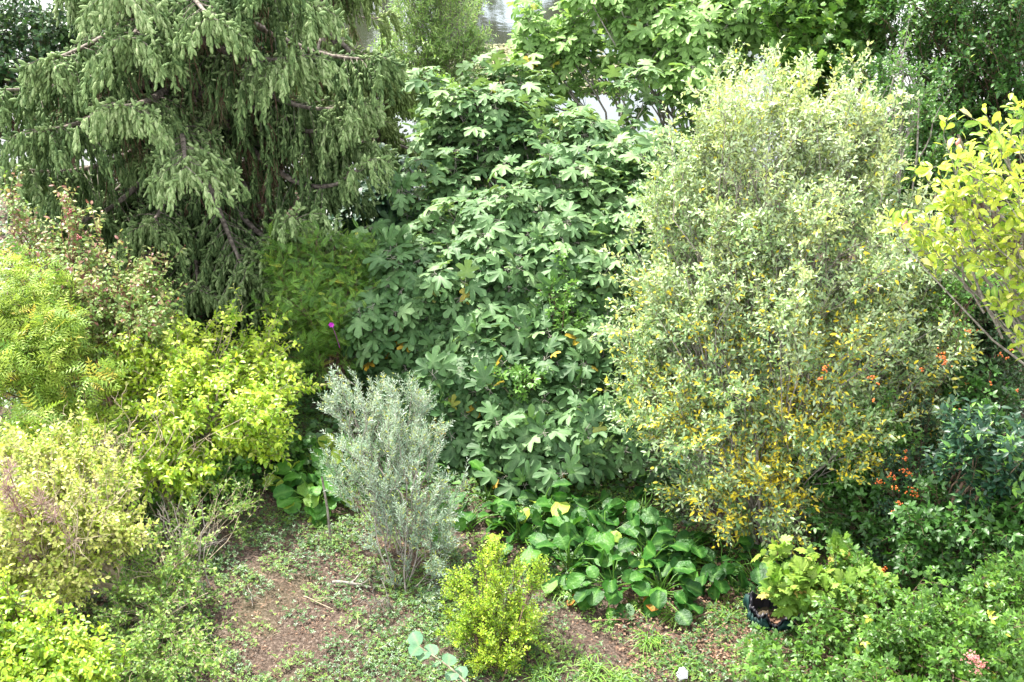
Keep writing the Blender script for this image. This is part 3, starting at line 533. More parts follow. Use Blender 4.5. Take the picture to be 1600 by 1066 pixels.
# ------------------------------------------------------------------ pyracantha, laurel and undergrowth at the right
def berries(root, spots, mat, rad=.0085, n=13, spread=.024, name='berry_cluster', seed=3):
    r = np.random.default_rng(seed)
    for (u, v, Y, k) in spots:
        g = Geo(); c = at(u, v, Y); P = c + r.normal(0, spread * k, (int(n * k), 3)) * np.array([1, .7, .8]); balls(g, P, rad * r.uniform(.7, 1.1, len(P)), r.random(len(P)), r=r); g.build(name, mat, root)
py1, _, _ = shrub('firethorn_bush', 'dark firethorn with scattered orange berries behind the silvery bush at right', 'bush', [lobe(1520, 470, 10.6, 75, 70), lobe(1570, 560, 10.2, 60, 70), lobe(1480, 600, 10.2, 50, 70), lobe(1460, 440, 10.9, 40, 40), lobe(1560, 640, 9.8, 60, 40)], (3.9, 10.5, 0), OVAL, G['dark'], G['bk_brown'],
      n_limb=220, tw=9, tl=.24, ln=11, ls=.05, tint=tnorm(.6, .25, cap=.94), seed=61)
berries(py1, [(1516, 515, 10.0, .9), (1468, 552, 9.75, 1), (1478, 566, 9.75, .7), (1440, 575, 9.6, .5), (1564, 553, 9.6, .7), (1572, 560, 9.6, .5), (1505, 500, 10.1, .5), (1540, 676, 9.1, .7), (1552, 682, 9.1, .4), (1512, 600, 9.6, .5), (1580, 545, 9.6, .5)], G['berry'])
py2, _, _ = shrub('firethorn_bush', 'arching firethorn stems carrying bright orange berry bunches right of the yellow-spotted bush', 'bush', [lobe(1400, 740, 9.0, 40, 45), lobe(1430, 670, 9.4, 30, 50), lobe(1385, 810, 8.7, 14, 28, w=1.2), lobe(1370, 880, 8.4, 25, 25)], gnd(1400, 900), OVAL, G['laurel'], G['bk_brown'],
      n_limb=60, tw=7, tl=.16, ln=10, ls=.04, tint=tnorm(.5, .25), seed=62, stem_r=.014)
berries(py2, [(1376, 752, 8.7, 1), (1392, 744, 8.7, 1), (1414, 735, 8.7, .8), (1420, 742, 8.7, .8), (1400, 762, 8.6, .7), (1425, 770, 8.6, 1), (1432, 776, 8.6, .6), (1405, 786, 8.5, .9), (1395, 800, 8.5, .6), (1414, 718, 8.8, .7), (1378, 893, 8.0, .9), (1386, 900, 8.0, .5), (1414, 705, 8.9, .4), (1380, 890, 8.0, .5)], G['berry'], seed=5)
berries(py1, [(1290, 577, 8.75, .8), (1282, 592, 8.75, .6), (1360, 590, 8.8, .6), (1372, 600, 8.8, .4), (1365, 625, 8.8, .4), (1470, 556, 9.0, 1), (1478, 566, 9.0, .8), (1516, 518, 9.3, .8), (1440, 577, 9.0, .5), (1548, 600, 9.0, .4), (1500, 640, 9.0, .4), (1590, 610, 9, .4)], G['berry'], seed=6)
shrub('cherry_laurel', 'dark glossy laurel with lighter fresh tips at the right edge', 'bush', [lobe(1530, 690, 8.6, 75, 40), lobe(1590, 720, 8.3, 50, 50), lobe(1480, 730, 8.7, 30, 30), lobe(1560, 750, 8.4, 60, 30)], (3.6, 8.6, 0), LANCE, G['laurel'], G['bk_brown'],
      n_limb=75, tw=6, tl=.16, ln=9, ls=.095, wid=1.5, la=1.2, up=.8, nbias=.8, tint=lambda P, r, n: np.where(r.random(n) < .16, r.uniform(.85, 1, n), r.uniform(0, .75, n)), seed=63)
shrub('bramble', 'shaded dark green bramble thicket under the orange-berried bush', 'bramble', [lobe(1360, 820, 8.9, 90, 60), lobe(1480, 850, 8.4, 100, 80), lobe(1570, 830, 8.2, 60, 80), lobe(1310, 760, 9.3, 60, 50), lobe(1400, 690, 9.6, 70, 50), lobe(1520, 620, 9.7, 60, 50)], gnd(1450, 880), TRI, G['green'], G['bk_brown'],
      n_limb=210, tw=6, tl=.22, ln=6, ls=.11, up=.3, droop=.3, la=1.1, nbias=1.1, tint=tnorm(.25, .2), seed=64, petiole=.1)
shrub('rose_bush', 'fresh green small-leaved bush among the firethorn berries', 'bush', [lobe(1370, 690, 9.3, 55, 45), lobe(1330, 740, 9.2, 40, 40), lobe(1520, 450, 10.1, 50, 20)], gnd(1350, 830), TRI, G['green'], G['bk_brown'],
      n_limb=70, tw=6, tl=.2, ln=7, ls=.075, tint=tnorm(.75, .15), seed=65)
br, _, _ = shrub('bramble', 'green bramble covering the bottom right corner, a pink flower head above it', 'bramble', [lobe(1250, 1045, 7.0, 80, 35), lobe(1400, 985, 7.3, 100, 60), lobe(1530, 1010, 7.0, 90, 70), lobe(1330, 930, 7.8, 70, 40), lobe(1450, 1070, 6.7, 160, 50), lobe(1560, 930, 7.4, 60, 50)], gnd(1400, 1040), TRI, G['fresh'], G['bk_brown'],
      n_limb=260, tw=6, tl=.2, ln=6, ls=.085, up=.4, droop=.2, la=1.1, nbias=1.0, tint=tnorm(.18, .22, .01), seed=66, petiole=.1)  # low leaf tint puts the shade of this corner into the colour
sed = thing('stonecrop', 'pink stonecrop flower heads poking out of the bottom right bramble', 'flower', gnd(1520, 1120))
g = Geo(); gs = Geo(); c0 = np.array(sed.location)
for (u, v) in [(1516, 1025), (1526, 1030), (1534, 1040), (1528, 1048), (1520, 1032)]:
    c = at(u, v, 6.55); P = c + rng.normal(0, .018, (26, 3)); inst(g, CLOVER, P, rng.normal(0, 1, P.shape), np.array([0, 0, 1.0]) + rng.normal(0, .3, P.shape), .022, rng.random(26))
    tubes(gs, curve_pts(c0[None], c[None], 5, 0, .03), np.array([.006, .005, .005, .004, .003])[None], 4)
g.build('flower_head', G['pinkf'], sed); gs.build('stem', G['grass'], sed)
shrub('vine_plant', 'yellow-green vine with large toothed leaves hanging over the black bag', 'vine', [lobe(1255, 912, 7.85, 50, 26), lobe(1295, 890, 8.0, 38, 16), lobe(1200, 880, 8.05, 30, 8, w=1.3), lobe(1330, 920, 7.8, 35, 20, w=.8), lobe(1285, 945, 7.8, 38, 22)], gnd(1290, 985), MAPLE, G['maple'], G['bk_brown'],
      n_limb=34, tw=4, tl=.18, ln=5, ls=.125, la=1.0, nbias=1.1, tint=tnorm(.5, .2, .03), seed=67, stem_r=.012, petiole=.1)

# ------------------------------------------------------------------ left side shrubs
shrub('sumac_bush', 'bright lime bush with feathery divided leaves at the left edge', 'bush', [lobe(30, 470, 10.6, 70, 50), lobe(80, 530, 10.3, 80, 50), lobe(40, 600, 10, 70, 60), lobe(-40, 540, 10.3, 60, 80), lobe(120, 620, 9.9, 70, 50), lobe(90, 680, 9.5, 90, 35)], (-4.2, 10.3, 0), PINW, G['sumac'], G['bk_brown'],
      n_limb=120, tw=5, tl=.24, ln=6, ls=.18, up=.5, la=1.1, ldroop=.25, nbias=1.0, wild=.3, tint=tnorm(.5, .22, .05), seed=71)
ro, roP, _ = shrub('spindle_bush', 'tangled bush with reddish twigs and red fruit rising before the spruce at left', 'bush', [lobe(80, 410, 11.4, 80, 30, w=.7), lobe(30, 355, 11.6, 25, 30, w=.7), lobe(112, 345, 11.5, 14, 40, w=1.2), lobe(10, 320, 11.6, 8, 20, w=2), lobe(160, 440, 11.2, 90, 50), lobe(230, 440, 11.2, 30, 15, w=1), lobe(180, 500, 10.9, 100, 50), lobe(110, 560, 10.6, 60, 50), lobe(230, 530, 10.8, 50, 40), lobe(150, 370, 11.3, 40, 12, w=1)], gnd(180, 640), OVATE, G['rosy'], G['bk_red'],
      n_limb=170, tw=6, tl=.34, ln=9, ls=.062, wild=.35, up=.5, la=.9, ldroop=.5, nbias=.6, tint=lambda P, r, n: np.where(r.random(n) < np.clip((P[:, 2] - 1.2) * .22, .03, .28), r.uniform(.8, 1, n), np.clip(r.normal(.42, .2, n), 0, .78)), seed=72, limb_r=.007)
berries(ro, [(112, 330, 11.2, .4), (124, 372, 11.1, .4), (185, 455, 10.9, .5), (60, 420, 11, .4)], G['redb'], .012, 26, .05, seed=8)
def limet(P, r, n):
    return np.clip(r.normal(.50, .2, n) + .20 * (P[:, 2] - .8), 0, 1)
shrub('philadelphus_bush', 'bright yellow-green leafy bush in the sun, left of the path', 'bush', [lobe(320, 540, 11.3, 85, 45), lobe(400, 610, 10.8, 60, 45), lobe(250, 600, 10.6, 75, 55), lobe(330, 640, 10.2, 110, 55), lobe(420, 560, 11.3, 30, 40), lobe(290, 710, 9.9, 80, 40), lobe(390, 680, 10, 45, 35), lobe(460, 590, 11.2, 18, 20, w=.5), lobe(210, 530, 10.9, 50, 25, w=.8), lobe(200, 690, 9.9, 60, 30, w=.8), lobe(180, 740, 9.3, 60, 25, w=.9), lobe(260, 740, 9.4, 50, 30, w=.9)], gnd(330, 740), OVATE, G['lime'], G['bk_straw'],
      n_limb=350, tw=7, tl=.28, ln=10, ls=.068, up=.35, droop=.2, la=1.0, ldroop=.45, nbias=.9, tint=limet, seed=73, wild=.35)
shrub('golden_bush', 'golden green bush at the lower left with dry arching twigs', 'bush', [lobe(60, 720, 8.8, 80, 40), lobe(150, 760, 8.6, 70, 50), lobe(60, 820, 8.2, 90, 60), lobe(170, 840, 8.2, 50, 40), lobe(-20, 900, 7.9, 70, 60), lobe(100, 900, 7.9, 60, 30), lobe(230, 860, 8.3, 25, 15, w=.6)], (-3.5, 8.4, 0), OVATE, G['gold'], G['bk_straw'],
      n_limb=230, tw=7, tl=.28, ln=9, ls=.052, wild=.4, up=.4, droop=.15, la=1.0, ldroop=.3, nbias=.8, tint=tnorm(.6, .22, .03, .95, 1), seed=74)
shrub('dogwood_bush', 'vivid green low bush in the bottom left corner', 'bush', [lobe(40, 1010, 7.0, 90, 50), lobe(130, 1040, 6.8, 70, 40), lobe(-40, 960, 7.2, 60, 60), lobe(60, 1080, 6.6, 120, 40)], (-3.0, 6.9, 0), OVATE, G['lime'], G['bk_brown'],
      n_limb=170, tw=7, tl=.22, ln=8, ls=.060, wild=.35, la=1.0, ldroop=.2, nbias=.9, tint=tnorm(.42, .2), seed=75)
sm = thing('smoke_bush', 'dull purple feathery plumes among the golden leaves at the left edge', 'bush', (-3.9, 8.3, 0))
g = Geo(); gs = Geo()
for (u, v, s) in [(12, 770, 1), (25, 800, .8), (65, 790, .7), (40, 850, .7), (85, 810, .6), (15, 740, .6), (45, 880, .6), (110, 850, .5)]:
    c = at(u, v, 7.85); k = int(240 * s); D = nrm(rng.normal(0, 1, (k, 3)) + np.array([0, 0, .9])); P = c + D * rng.uniform(0, .11, (k, 1)) * np.array([.6, .6, 1.5]); inst(g, NEEDLE, P, D, rng.normal(0, 1, (k, 3)), .05, rng.random(k))
    tubes(gs, curve_pts(np.array([[-3.9, 8.3, 0]]), c[None], 8, .08, .05), np.linspace(.012, .004, 8)[None], 4)
g.build('plume', G['plum'], sm); gs.build('stem', G['bk_red'], sm)
# dry twiggy brushwood
def twiggy(name, label, u, v, Y, n, L, mat, spread=(1, .6, .6), up=.3, bend=.15, seed=1, base=None, rad=.005, side=0, forks=3, cat='shrub', z=None):
    r = np.random.default_rng(seed); c = at(u, v, Y); root = thing(name, label, cat, (c[0], c[1], float(terrain_z(c[0], c[1])) if z is None else z))
    b = np.array(root.location) if base is None else np.asarray(base, float)
    g = Geo(); P0 = b + r.normal(0, .06, (n, 3)) * np.array([1, 1, .2]); P1 = c + r.normal(0, 1, (n, 3)) * np.array(spread) * L * .5 + np.array([side, 0, up * L])
    P = curve_pts(P0, P1, 9, bend, .05, r); tubes(g, P, np.linspace(rad * 1.5, rad * .5, 9)[None], 4)
    for f in range(forks):
        i = r.integers(3, 8, n); A = P[np.arange(n), i]; D = nrm(nrm(P[:, -1] - P[:, 3]) + r.normal(0, .6, (n, 3))); B = A + D * L * r.uniform(.2, .5, (n, 1)); Q = curve_pts(A, B, 5, .05, .08, r); tubes(g, Q, np.linspace(rad * .8, rad * .3, 5)[None], 3)
        D2 = nrm(D + r.normal(0, .7, (n, 3))); tubes(g, curve_pts(Q[:, 2], Q[:, 2] + D2 * L * .2, 4, .05, .08, r), np.linspace(rad * .5, rad * .25, 4)[None], 3)
    g.build('dry_twigwork', mat, root); return root
twiggy('dead_bush', 'fan of dry straw-coloured twigs between the lime and golden bushes', 140, 700, 9.2, 30, .6, G['bk_straw'], (1.2, .5, .6), .2, .1, 81)
twiggy('dead_bush', 'grey leafless shrub leaning over the weeds beside the path', 280, 830, 8.5, 8, .5, G['bk_grey'], (1.1, .5, .5), .1, .1, 82, base=gnd(310, 930), rad=.005)
twiggy('dead_bush', 'tuft of bare forked grey twigs at the edge of the bare earth', 325, 820, 9.0, 10, .30, G['bk_grey'], (1, .6, .6), .2, .05, 83, rad=.004)
twiggy('dead_bush', 'tangle of dead brown stems in the dark hollow under the fig', 930, 600, 11.2, 26, .8, G['bk_grey'], (1, .5, .9), 0, .1, 84, rad=.006)
twiggy('dead_bush', 'dry grey twigs lying across the left weeds', 250, 985, 7.7, 8, .5, G['bk_grey'], (1.6, .5, .25), 0, .08, 85, rad=.004)
twiggy('dead_bush', 'straw-coloured arching stems poking through the lime bush at left', 240, 690, 9.5, 10, .7, G['bk_straw'], (1.4, .5, .6), .15, .15, 87, rad=.004)
twiggy('dead_bush', 'pale dry stems arching over the golden bush at the left edge', 70, 800, 8.0, 18, .8, G['bk_straw'], (1.4, .4, .5), .1, .2, 88, rad=.0035)
twiggy('broken_branch', 'pale dead twig bundle lying on the earth by the fallen stick', 595, 935, 8.05, 7, .28, G['bk_grey'], (.5, .5, .3), 0, .06, 86, rad=.004, cat='branch')
shrub('weed_patch', 'low leafy weeds along the left side of the path', 'weeds', [lobe(260, 880, 8.3, 80, 35, .5), lobe(230, 960, 7.8, 85, 45, .5), lobe(280, 1030, 7.2, 100, 30, .4), lobe(220, 1040, 7.2, 80, 40, .4), lobe(330, 780, 9.3, 70, 25, .4), lobe(380, 770, 9.5, 40, 20, .4)], gnd(270, 960), OVATE, G['clover'], G['bk_straw'],
      n_limb=200, tw=6, tl=.16, ln=6, ls=.045, nbias=1.1, tint=tnorm(.6, .28, cap=1), seed=76, wild=.3, stem_r=.006, limb_r=.004)
shrub('hazel_bush', 'round-leaved green bush hanging over the path edge below the lime bush', 'bush', [lobe(420, 700, 10.4, 50, 40), lobe(290, 770, 9.7, 40, 25), lobe(350, 730, 9.9, 50, 25)], gnd(400, 745), ROUNDL, G['green'], G['bk_brown'],
      n_limb=90, tw=6, tl=.2, ln=7, ls=.06, tint=tnorm(.6, .2), seed=77)
# the fern-leaved shrub between spruce and fig
fe, _, _ = shrub('indigo_bush', 'airy fern-leaved green shrub between the spruce and the fig', 'shrub', [lobe(520, 410, 12.8, 60, 40), lobe(480, 470, 12.3, 60, 45), lobe(530, 500, 12.0, 60, 45), lobe(500, 560, 11.7, 55, 30), lobe(570, 440, 12.5, 30, 40), lobe(440, 420, 12.6, 25, 40)], gnd(520, 610), FERN, G['fresh'], G['bk_brown'],
      n_limb=120, tw=6, tl=.25, ln=6, ls=.15, up=.5, la=1.1, nbias=.8, wild=.45, tint=tnorm(.36, .26, .02), seed=78)
g = Geo(); c = at(518, 507, 11.35); fe_top = c[None] + [[.05, .12, -.35]]; a = np.arange(6) * 1.047; D = np.stack([np.cos(a), -.5 + 0 * a, np.sin(a)], 1); inst(g, WIDE, np.repeat(c[None], 6, 0), D, np.array([[0, -1.0, .5]] * 6), .038, rng.random(6)); balls(g, c[None] - [[0, .01, 0]], .008, .5); tubes(g, curve_pts(fe_top, c[None], 4, .05), np.full((1, 4), .003), 3); g.build('flower', G['magenta'], fe)
shrub('rose_climber', 'light green small-leaved climber scrambling through the front of the fig', 'climber', [lobe(870, 480, 11.7, 55, 25), lobe(880, 430, 11.9, 20, 40, w=.6), lobe(800, 600, 10.9, 60, 30), lobe(740, 620, 10.9, 40, 25), lobe(900, 520, 11.4, 40, 25)], gnd(850, 705), TRI, G['green'], G['bk_brown'],
      n_limb=50, tw=5, tl=.2, ln=6, ls=.10, tint=tnorm(.85, .12), seed=79, stem_r=.01)

# ------------------------------------------------------------------ grey slender bush, small lime bush
shrub('grey_olive_bush', 'wispy silver-grey slender-leaved bush standing in front of the fig', 'bush', [lobe(560, 630, 9.7, 50, 30), lobe(620, 640, 9.7, 50, 45), lobe(590, 710, 9.3, 85, 45), lobe(660, 700, 9.3, 40, 50), lobe(570, 780, 8.9, 60, 40, w=.5), lobe(650, 800, 8.9, 65, 60, w=.6), lobe(670, 880, 8.6, 55, 45, w=.35), lobe(530, 620, 9.8, 20, 25, w=1.3), lobe(590, 850, 8.7, 50, 40, w=.3), lobe(660, 930, 8.4, 45, 40, w=.3), lobe(700, 850, 8.6, 30, 50, w=.4)], gnd(625, 925), SLIM, G['rosem'], G['bk_grey'],
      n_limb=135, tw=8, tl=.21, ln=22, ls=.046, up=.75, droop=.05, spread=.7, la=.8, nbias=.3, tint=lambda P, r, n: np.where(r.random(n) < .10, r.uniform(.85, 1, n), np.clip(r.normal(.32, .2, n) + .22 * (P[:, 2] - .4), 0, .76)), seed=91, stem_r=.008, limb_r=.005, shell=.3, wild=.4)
shrub('barberry_bush', 'small lime-yellow bush alone on the earth at the bottom centre', 'bush', [lobe(765, 930, 7.9, 55, 45), lobe(740, 990, 7.6, 45, 35), lobe(800, 980, 7.7, 45, 35), lobe(840, 900, 7.95, 14, 22, w=1.3), lobe(715, 910, 8.0, 14, 25, w=1.3), lobe(770, 870, 8.1, 10, 20, w=1.2), lobe(775, 1035, 7.4, 35, 18)], gnd(772, 1062), leaf_small(.28), G['lime'], G['bk_brown'],
      n_limb=120, tw=9, tl=.17, ln=12, ls=.034, up=.7, la=.9, nbias=.7, tint=tnorm(.44, .2), seed=92, stem_r=.009, limb_r=.004, shell=.3, wild=.6)

# ------------------------------------------------------------------ bergenias
def bergenia(u, v, label, n=16, seed=1, s=.19, R=.25, group='bergenia clumps beside the path', mu=.45):
    r = np.random.default_rng(seed); b = gnd(u, v); root = thing('bergenia_plant', label, 'plant', b, group); g = Geo()
    a = r.uniform(0, 6.283, n); rr = R * np.sqrt(r.random(n)); D = np.stack([np.cos(a), np.sin(a), 0 * a], 1); h = r.uniform(.04, .34, n) * (1.2 - rr / R * .75)
    P = b + D * rr[:, None] + np.array([0, 0, 1.0]) * h[:, None]; LD = nrm(D + np.array([0, -.35, .0]) + r.normal(0, .25, (n, 3)) + np.array([0, 0, .12])); NN = nrm(np.array([0, -.15, 1.0]) + D * .45 + r.normal(0, .35, (n, 3)))
    sz = s * r.uniform(.7, 1.15, n); t = np.clip(r.normal(mu, .28, n), 0, .97); od = r.random(n) < .006; t[od] = 1
    inst(g, BERG, P, LD, NN, sz, t); g.build('leaf_rosette', G['berg'], root)
    g = Geo(); tubes(g, curve_pts(np.repeat(b[None], n, 0) + r.normal(0, .02, (n, 3)) * [1, 1, 0], P, 5, .1, .03, r), np.full((1, 5), .006), 4); g.build('stalk_bunch', G['grass'], root)
bl = [(760, 770, 'bergenia clump half hidden under the fig, nearest the silver-grey bush'), (815, 835, 'bergenia clump right of the lime-yellow bush top, left end of the row'), (850, 800, 'bergenia clump with upright leaves under the fig edge'),
      (890, 880, 'bergenia clump at the front of the row, beside grass tufts'), (940, 835, 'bergenia clump with the largest rounded leaves, middle of the row'), (955, 910, 'bergenia clump spilling furthest forward onto bare earth'),
      (1010, 870, 'bergenia clump behind a small dry brown leaf'), (1030, 920, 'bergenia clump at the front right, over reddish litter'), (1070, 860, 'bergenia clump under the yellow twigs of the silvery bush'),
      (1000, 800, 'bergenia clump in the shade between fig and silvery bush'), (1125, 880, 'dark shaded bergenia clump at the foot of the silvery bush'), (900, 800, 'bergenia clump hidden behind the largest one'), (1180, 900, 'last bergenia clump, next to the black bag'), (735, 815, 'pale small bergenia clump at the left tip of the row')]
for i, (u, v, l) in enumerate(bl): bergenia(u, v + 12, l, 12 if i in (13, 0) else 27, 100 + i, .19, .31, mu=.40 if u < 1000 else .2)
for i, (u, v, l) in enumerate([(508, 728, 'yellowish bergenia clump left of the silver-grey bush, upper one'), (480, 758, 'yellowish bergenia clump left of the silver-grey bush, middle one'), (492, 788, 'yellowish bergenia clump left of the silver-grey bush, lowest one')]):
    bergenia(u, v, l, 34, 130 + i, .19, .27, 'yellowish bergenias left of the grey bush', .74)

# ------------------------------------------------------------------ grass tufts, ground cover, litter
def tuft(u, v, label, seed, n=90, L=.28, cat='grass tuft', group='grass tufts on the bare earth'):
    r = np.random.default_rng(seed); b = gnd(u, v); a = r.uniform(0, 6.283, n); D = np.stack([np.cos(a), np.sin(a), 0 * a], 1)
    D = nrm(D + r.normal(0, .35, (1, 3)) * [1, 1, 0] + r.normal(0, .2, (n, 3)) * [1, 1, 0]); Lh = L * r.uniform(.35, 1.3, n); t = np.linspace(0, 1, 5); P0 = b + D * r.uniform(0, .04, (n, 1)) + r.normal(0, .05, (n, 3)) * [1, 1, 0]
    P = P0[:, None] + D[:, None] * (Lh[:, None] * (t ** 1.3))[..., None] * .9; P[..., 2] += Lh[:, None] * (1.15 * t - 1.0 * t ** 2.2)[None] * .8
    W = np.cross(D, [0, 0, 1.0]); w = .0038 * np.array([.7, 1, 1, .7, .1]); g = Geo()
    V = np.concatenate([P - W[:, None] * w[None, :, None], P + W[:, None] * w[None, :, None]], 1); F = []
    for i in range(4): F += [(i, i + 5, i + 6), (i, i + 6, i + 1)]
    g.add(V, np.array(F)[None] + (np.arange(n) * 10)[:, None, None], np.repeat(r.uniform(.2, 1, n), 10)); o = g.build('grass_tuft', G['grass'], loc=b); tag(o, label, cat, group)
tf = [(885, 925, 'grass tuft against the bergenia row, by the lime bush'), (1010, 950, 'grass tuft in front of the bergenia with a dry stalk beside it'), (1060, 965, 'small grass tuft right of the dry stalk'), (1015, 1000, 'grass tuft in the middle of the littered earth'),
      (1130, 965, 'dark grass tuft left of the black bag'), (1065, 1040, 'bright grass tuft near the bottom edge, left of the bramble'), (925, 1050, 'bright grass tuft left of the white scrap'), (850, 1058, 'bright grass tuft right of the lime bush stem'), (735, 1040, 'grass tuft left of the lime bush stem'), (970, 1065, 'grass tuft on the bottom edge beside the white scrap'), (905, 895, 'yellowish grass tuft tucked under the bergenia leaves')]
for i, (u, v, l) in enumerate(tf): tuft(u, v, l, 200 + i, 80, .17)

def scatter(name, label, kindlabel, tpl, mat, n, size, thr, seed, box=(-5.5, 5.5, 6.6, 15.0), zoff=.03, avoid=None, nj=.35, s2=0, clump=None):
    r = np.random.default_rng(seed); X = r.uniform(box[0], box[1], n * 4); Y = r.uniform(box[2], box[3], n * 4)
    m = .6 * vnoise(X * 1.3 + s2, Y * 1.6 - s2, s2) + .7 * vnoise(X * 5 + s2, Y * 6, s2 + 2) + .3 * vnoise(X * 13, Y * 15 + s2, s2) + r.normal(0, .2, len(X)); th = thr(X, Y) if callable(thr) else thr
    k = (m > th) & (np.hypot(X - 2.26, Y - 8.0) > .20); X = X[k][:n]; Y = Y[k][:n]; n = len(X)
    P = np.stack([X, Y, terrain_z(X, Y) + r.uniform(.01, zoff, n)], 1); a = r.uniform(0, 6.283, n); D = np.stack([np.cos(a), np.sin(a), r.normal(0, .15, n)], 1)
    g = Geo(); inst(g, tpl, P, D, np.array([0, 0, 1.0]) + r.normal(0, nj, (n, 3)), size * r.uniform(.6, 1.25, n), np.clip(r.normal(.5, .25, n), 0, 1)); o = g.build(name, mat); tag(o, label, kindlabel, None, 'stuff')
def barethr(X, Y):      # bare earth patches as in the photograph
    t = np.full(X.shape, -.55)
    for (u, v, rx, ry, w) in [(470, 800, .55, .45, 1.5), (420, 880, .6, .6, 1.5), (400, 950, .5, .5, 1.2), (1080, 930, .8, .45, 1.3), (910, 970, .7, .35, 1.0), (1160, 1000, .5, .4, 1.1), (760, 840, .35, .3, 1.2), (600, 870, .5, .4, .9), (440, 1000, .5, .4, 1.0), (520, 960, .5, .25, .8)]:
        p = gnd(u, v); t = t + w * np.exp(-((X - p[0]) / rx) ** 2 - ((Y - p[1]) / ry) ** 2)
    return t
scatter('ground_ivy', 'dark creeping ivy-like ground cover over the earth', 'ground cover', CLOVER, G['ivy'], 110000, .040, lambda X, Y: barethr(X, Y) * .36 - .05 - .9 * (Y > 10.2), 301, zoff=.09)
scatter('clover_cover', 'light green clover patches on the path', 'ground cover', CLOVER, G['clover'], 100000, .036, lambda X, Y: barethr(X, Y) * .20 + .0, 302, zoff=.07, s2=3.1)
scatter('understorey_ivy', 'dense dark ivy beneath the shrubs behind', 'ground cover', WIDE, G['ivy'], 26000, .11, -1.2, 303, (-8, 8, 9.8, 21), .16, s2=1)
scatter('fallen_leaves', 'dry brown and tan leaves strewn over the earth', 'fallen leaves', OVAL, G['litter'], 7000, .026, -.2, 304, (-4, 5, 6.6, 11.5), .025, s2=5, nj=.25)
scatter('fallen_leaves', 'dense pale dry leaf chips on the right of the path', 'fallen leaves', leaf_small(.3), G['litter'], 5200, .034, -2, 305, (.9, 2.9, 7.3, 9.3), .05, s2=5)
scatter('twig_litter', 'fine dead twigs and stalks littering the earth', 'twigs', leaf_small(.02, .01), G['litter'], 14000, .09, -.9, 306, (-4, 4, 6.6, 11.0), .03, s2=8, nj=.6)

def stick(u0, v0, u1, v1, rad, label, mat, seed, name='fallen_branch', forks=2, h=.03):
    r = np.random.default_rng(seed); a = gnd(u0, v0) + [0, 0, h]; b = gnd(u1, v1) + [0, 0, h * .8]; g = Geo(); P = curve_pts(a[None], b[None], 10, .02, .02, r); tubes(g, P, (rad * np.linspace(1, .5, 10) * r.uniform(.85, 1.15, 10))[None], 7)
    for i in range(forks):
        j = r.integers(3, 8); q = P[0, j]; e = q + nrm(b - a) * .15 + r.normal(0, .08, 3); e[2] = abs(e[2]) + .01; tubes(g, curve_pts(q[None], e[None], 4, .05, .05, r), np.linspace(rad * .5, rad * .2, 4)[None], 5)
    o = g.build(name, mat, loc=a); tag(o, label, 'branch')
stick(520, 914, 580, 921, .018, 'short thick greyish fallen branch on the earth left of centre', G['bk_fig'], 1)
stick(475, 936, 520, 955, .006, 'thin pale stick lying below the thick fallen branch', G['bk_straw'], 2)
stick(388, 918, 395, 950, .006, 'short upright-looking stick at the left of the bare earth', G['bk_grey'], 3)
stick(530, 1015, 575, 975, .007, 'bent dead stick slanting up near the bottom centre left', G['bk_straw'], 4)
stick(925, 975, 1010, 968, .006, 'thin dark twig on the littered earth below the bergenias', G['bk_red'], 5)
stick(1065, 968, 1100, 972, .014, 'stubby brown branch piece left of the black bag', G['bk_brown'], 6)
stick(262, 1010, 330, 960, .006, 'long dry cane over the left weeds', G['bk_straw'], 7, h=.3)
# thin garden stake by the grey bush
g = Geo(); b = gnd(517, 845); e = at(503, 745, b[1] + .02); tubes(g, np.array([b - [0, 0, .05], (b + e) / 2 + [0.01, 0, 0], e])[None], np.array([.013, .012, .010])[None], 7); o = g.build('garden_stake', G['bk_grey'], loc=b); tag(o, 'thin weathered grey stake at the left side of the silver-grey bush', 'stake')

# ------------------------------------------------------------------ near twig with round leaves rising at the bottom edge
nb = thing('gum_sapling', 'blue-green twig with round leaves poking up at the bottom edge', 'sapling', (-.25, 3.7, 0)); g = Geo(); gl = Geo()
e0 = at(735, 1075, 4.3); e1 = at(655, 1010, 4.35); low = np.array([-.25, 3.7, 0.0])
tubes(g, curve_pts(low[None], e0[None], 14, .0, .02), np.linspace(.02, .006, 14)[None], 6); Pm = curve_pts(e0[None], e1[None], 8, .04, .01); tubes(g, Pm, np.linspace(.0055, .002, 8)[None], 5)
T0 = nrm(e1 - e0); sdv = nrm(np.cross(T0, [0, 0, 1.0]))
for i in range(1, 8, 1):
    for s in (1, -1):
        if (i + (s > 0)) % 2 and i < 7: continue
        q = Pm[0, i]; inst(gl, ROUNDL, q[None], nrm(T0 * .5 + sdv * s + rng.normal(0, .15, 3))[None], np.array([[0, -.4, 1.0]]) + rng.normal(0, .25, (1, 3)), .085 * rng.uniform(.8, 1.1), rng.random())
g.build('stem', G['bk_straw'], nb); gl.build('leaf_row', G['blue'], nb)

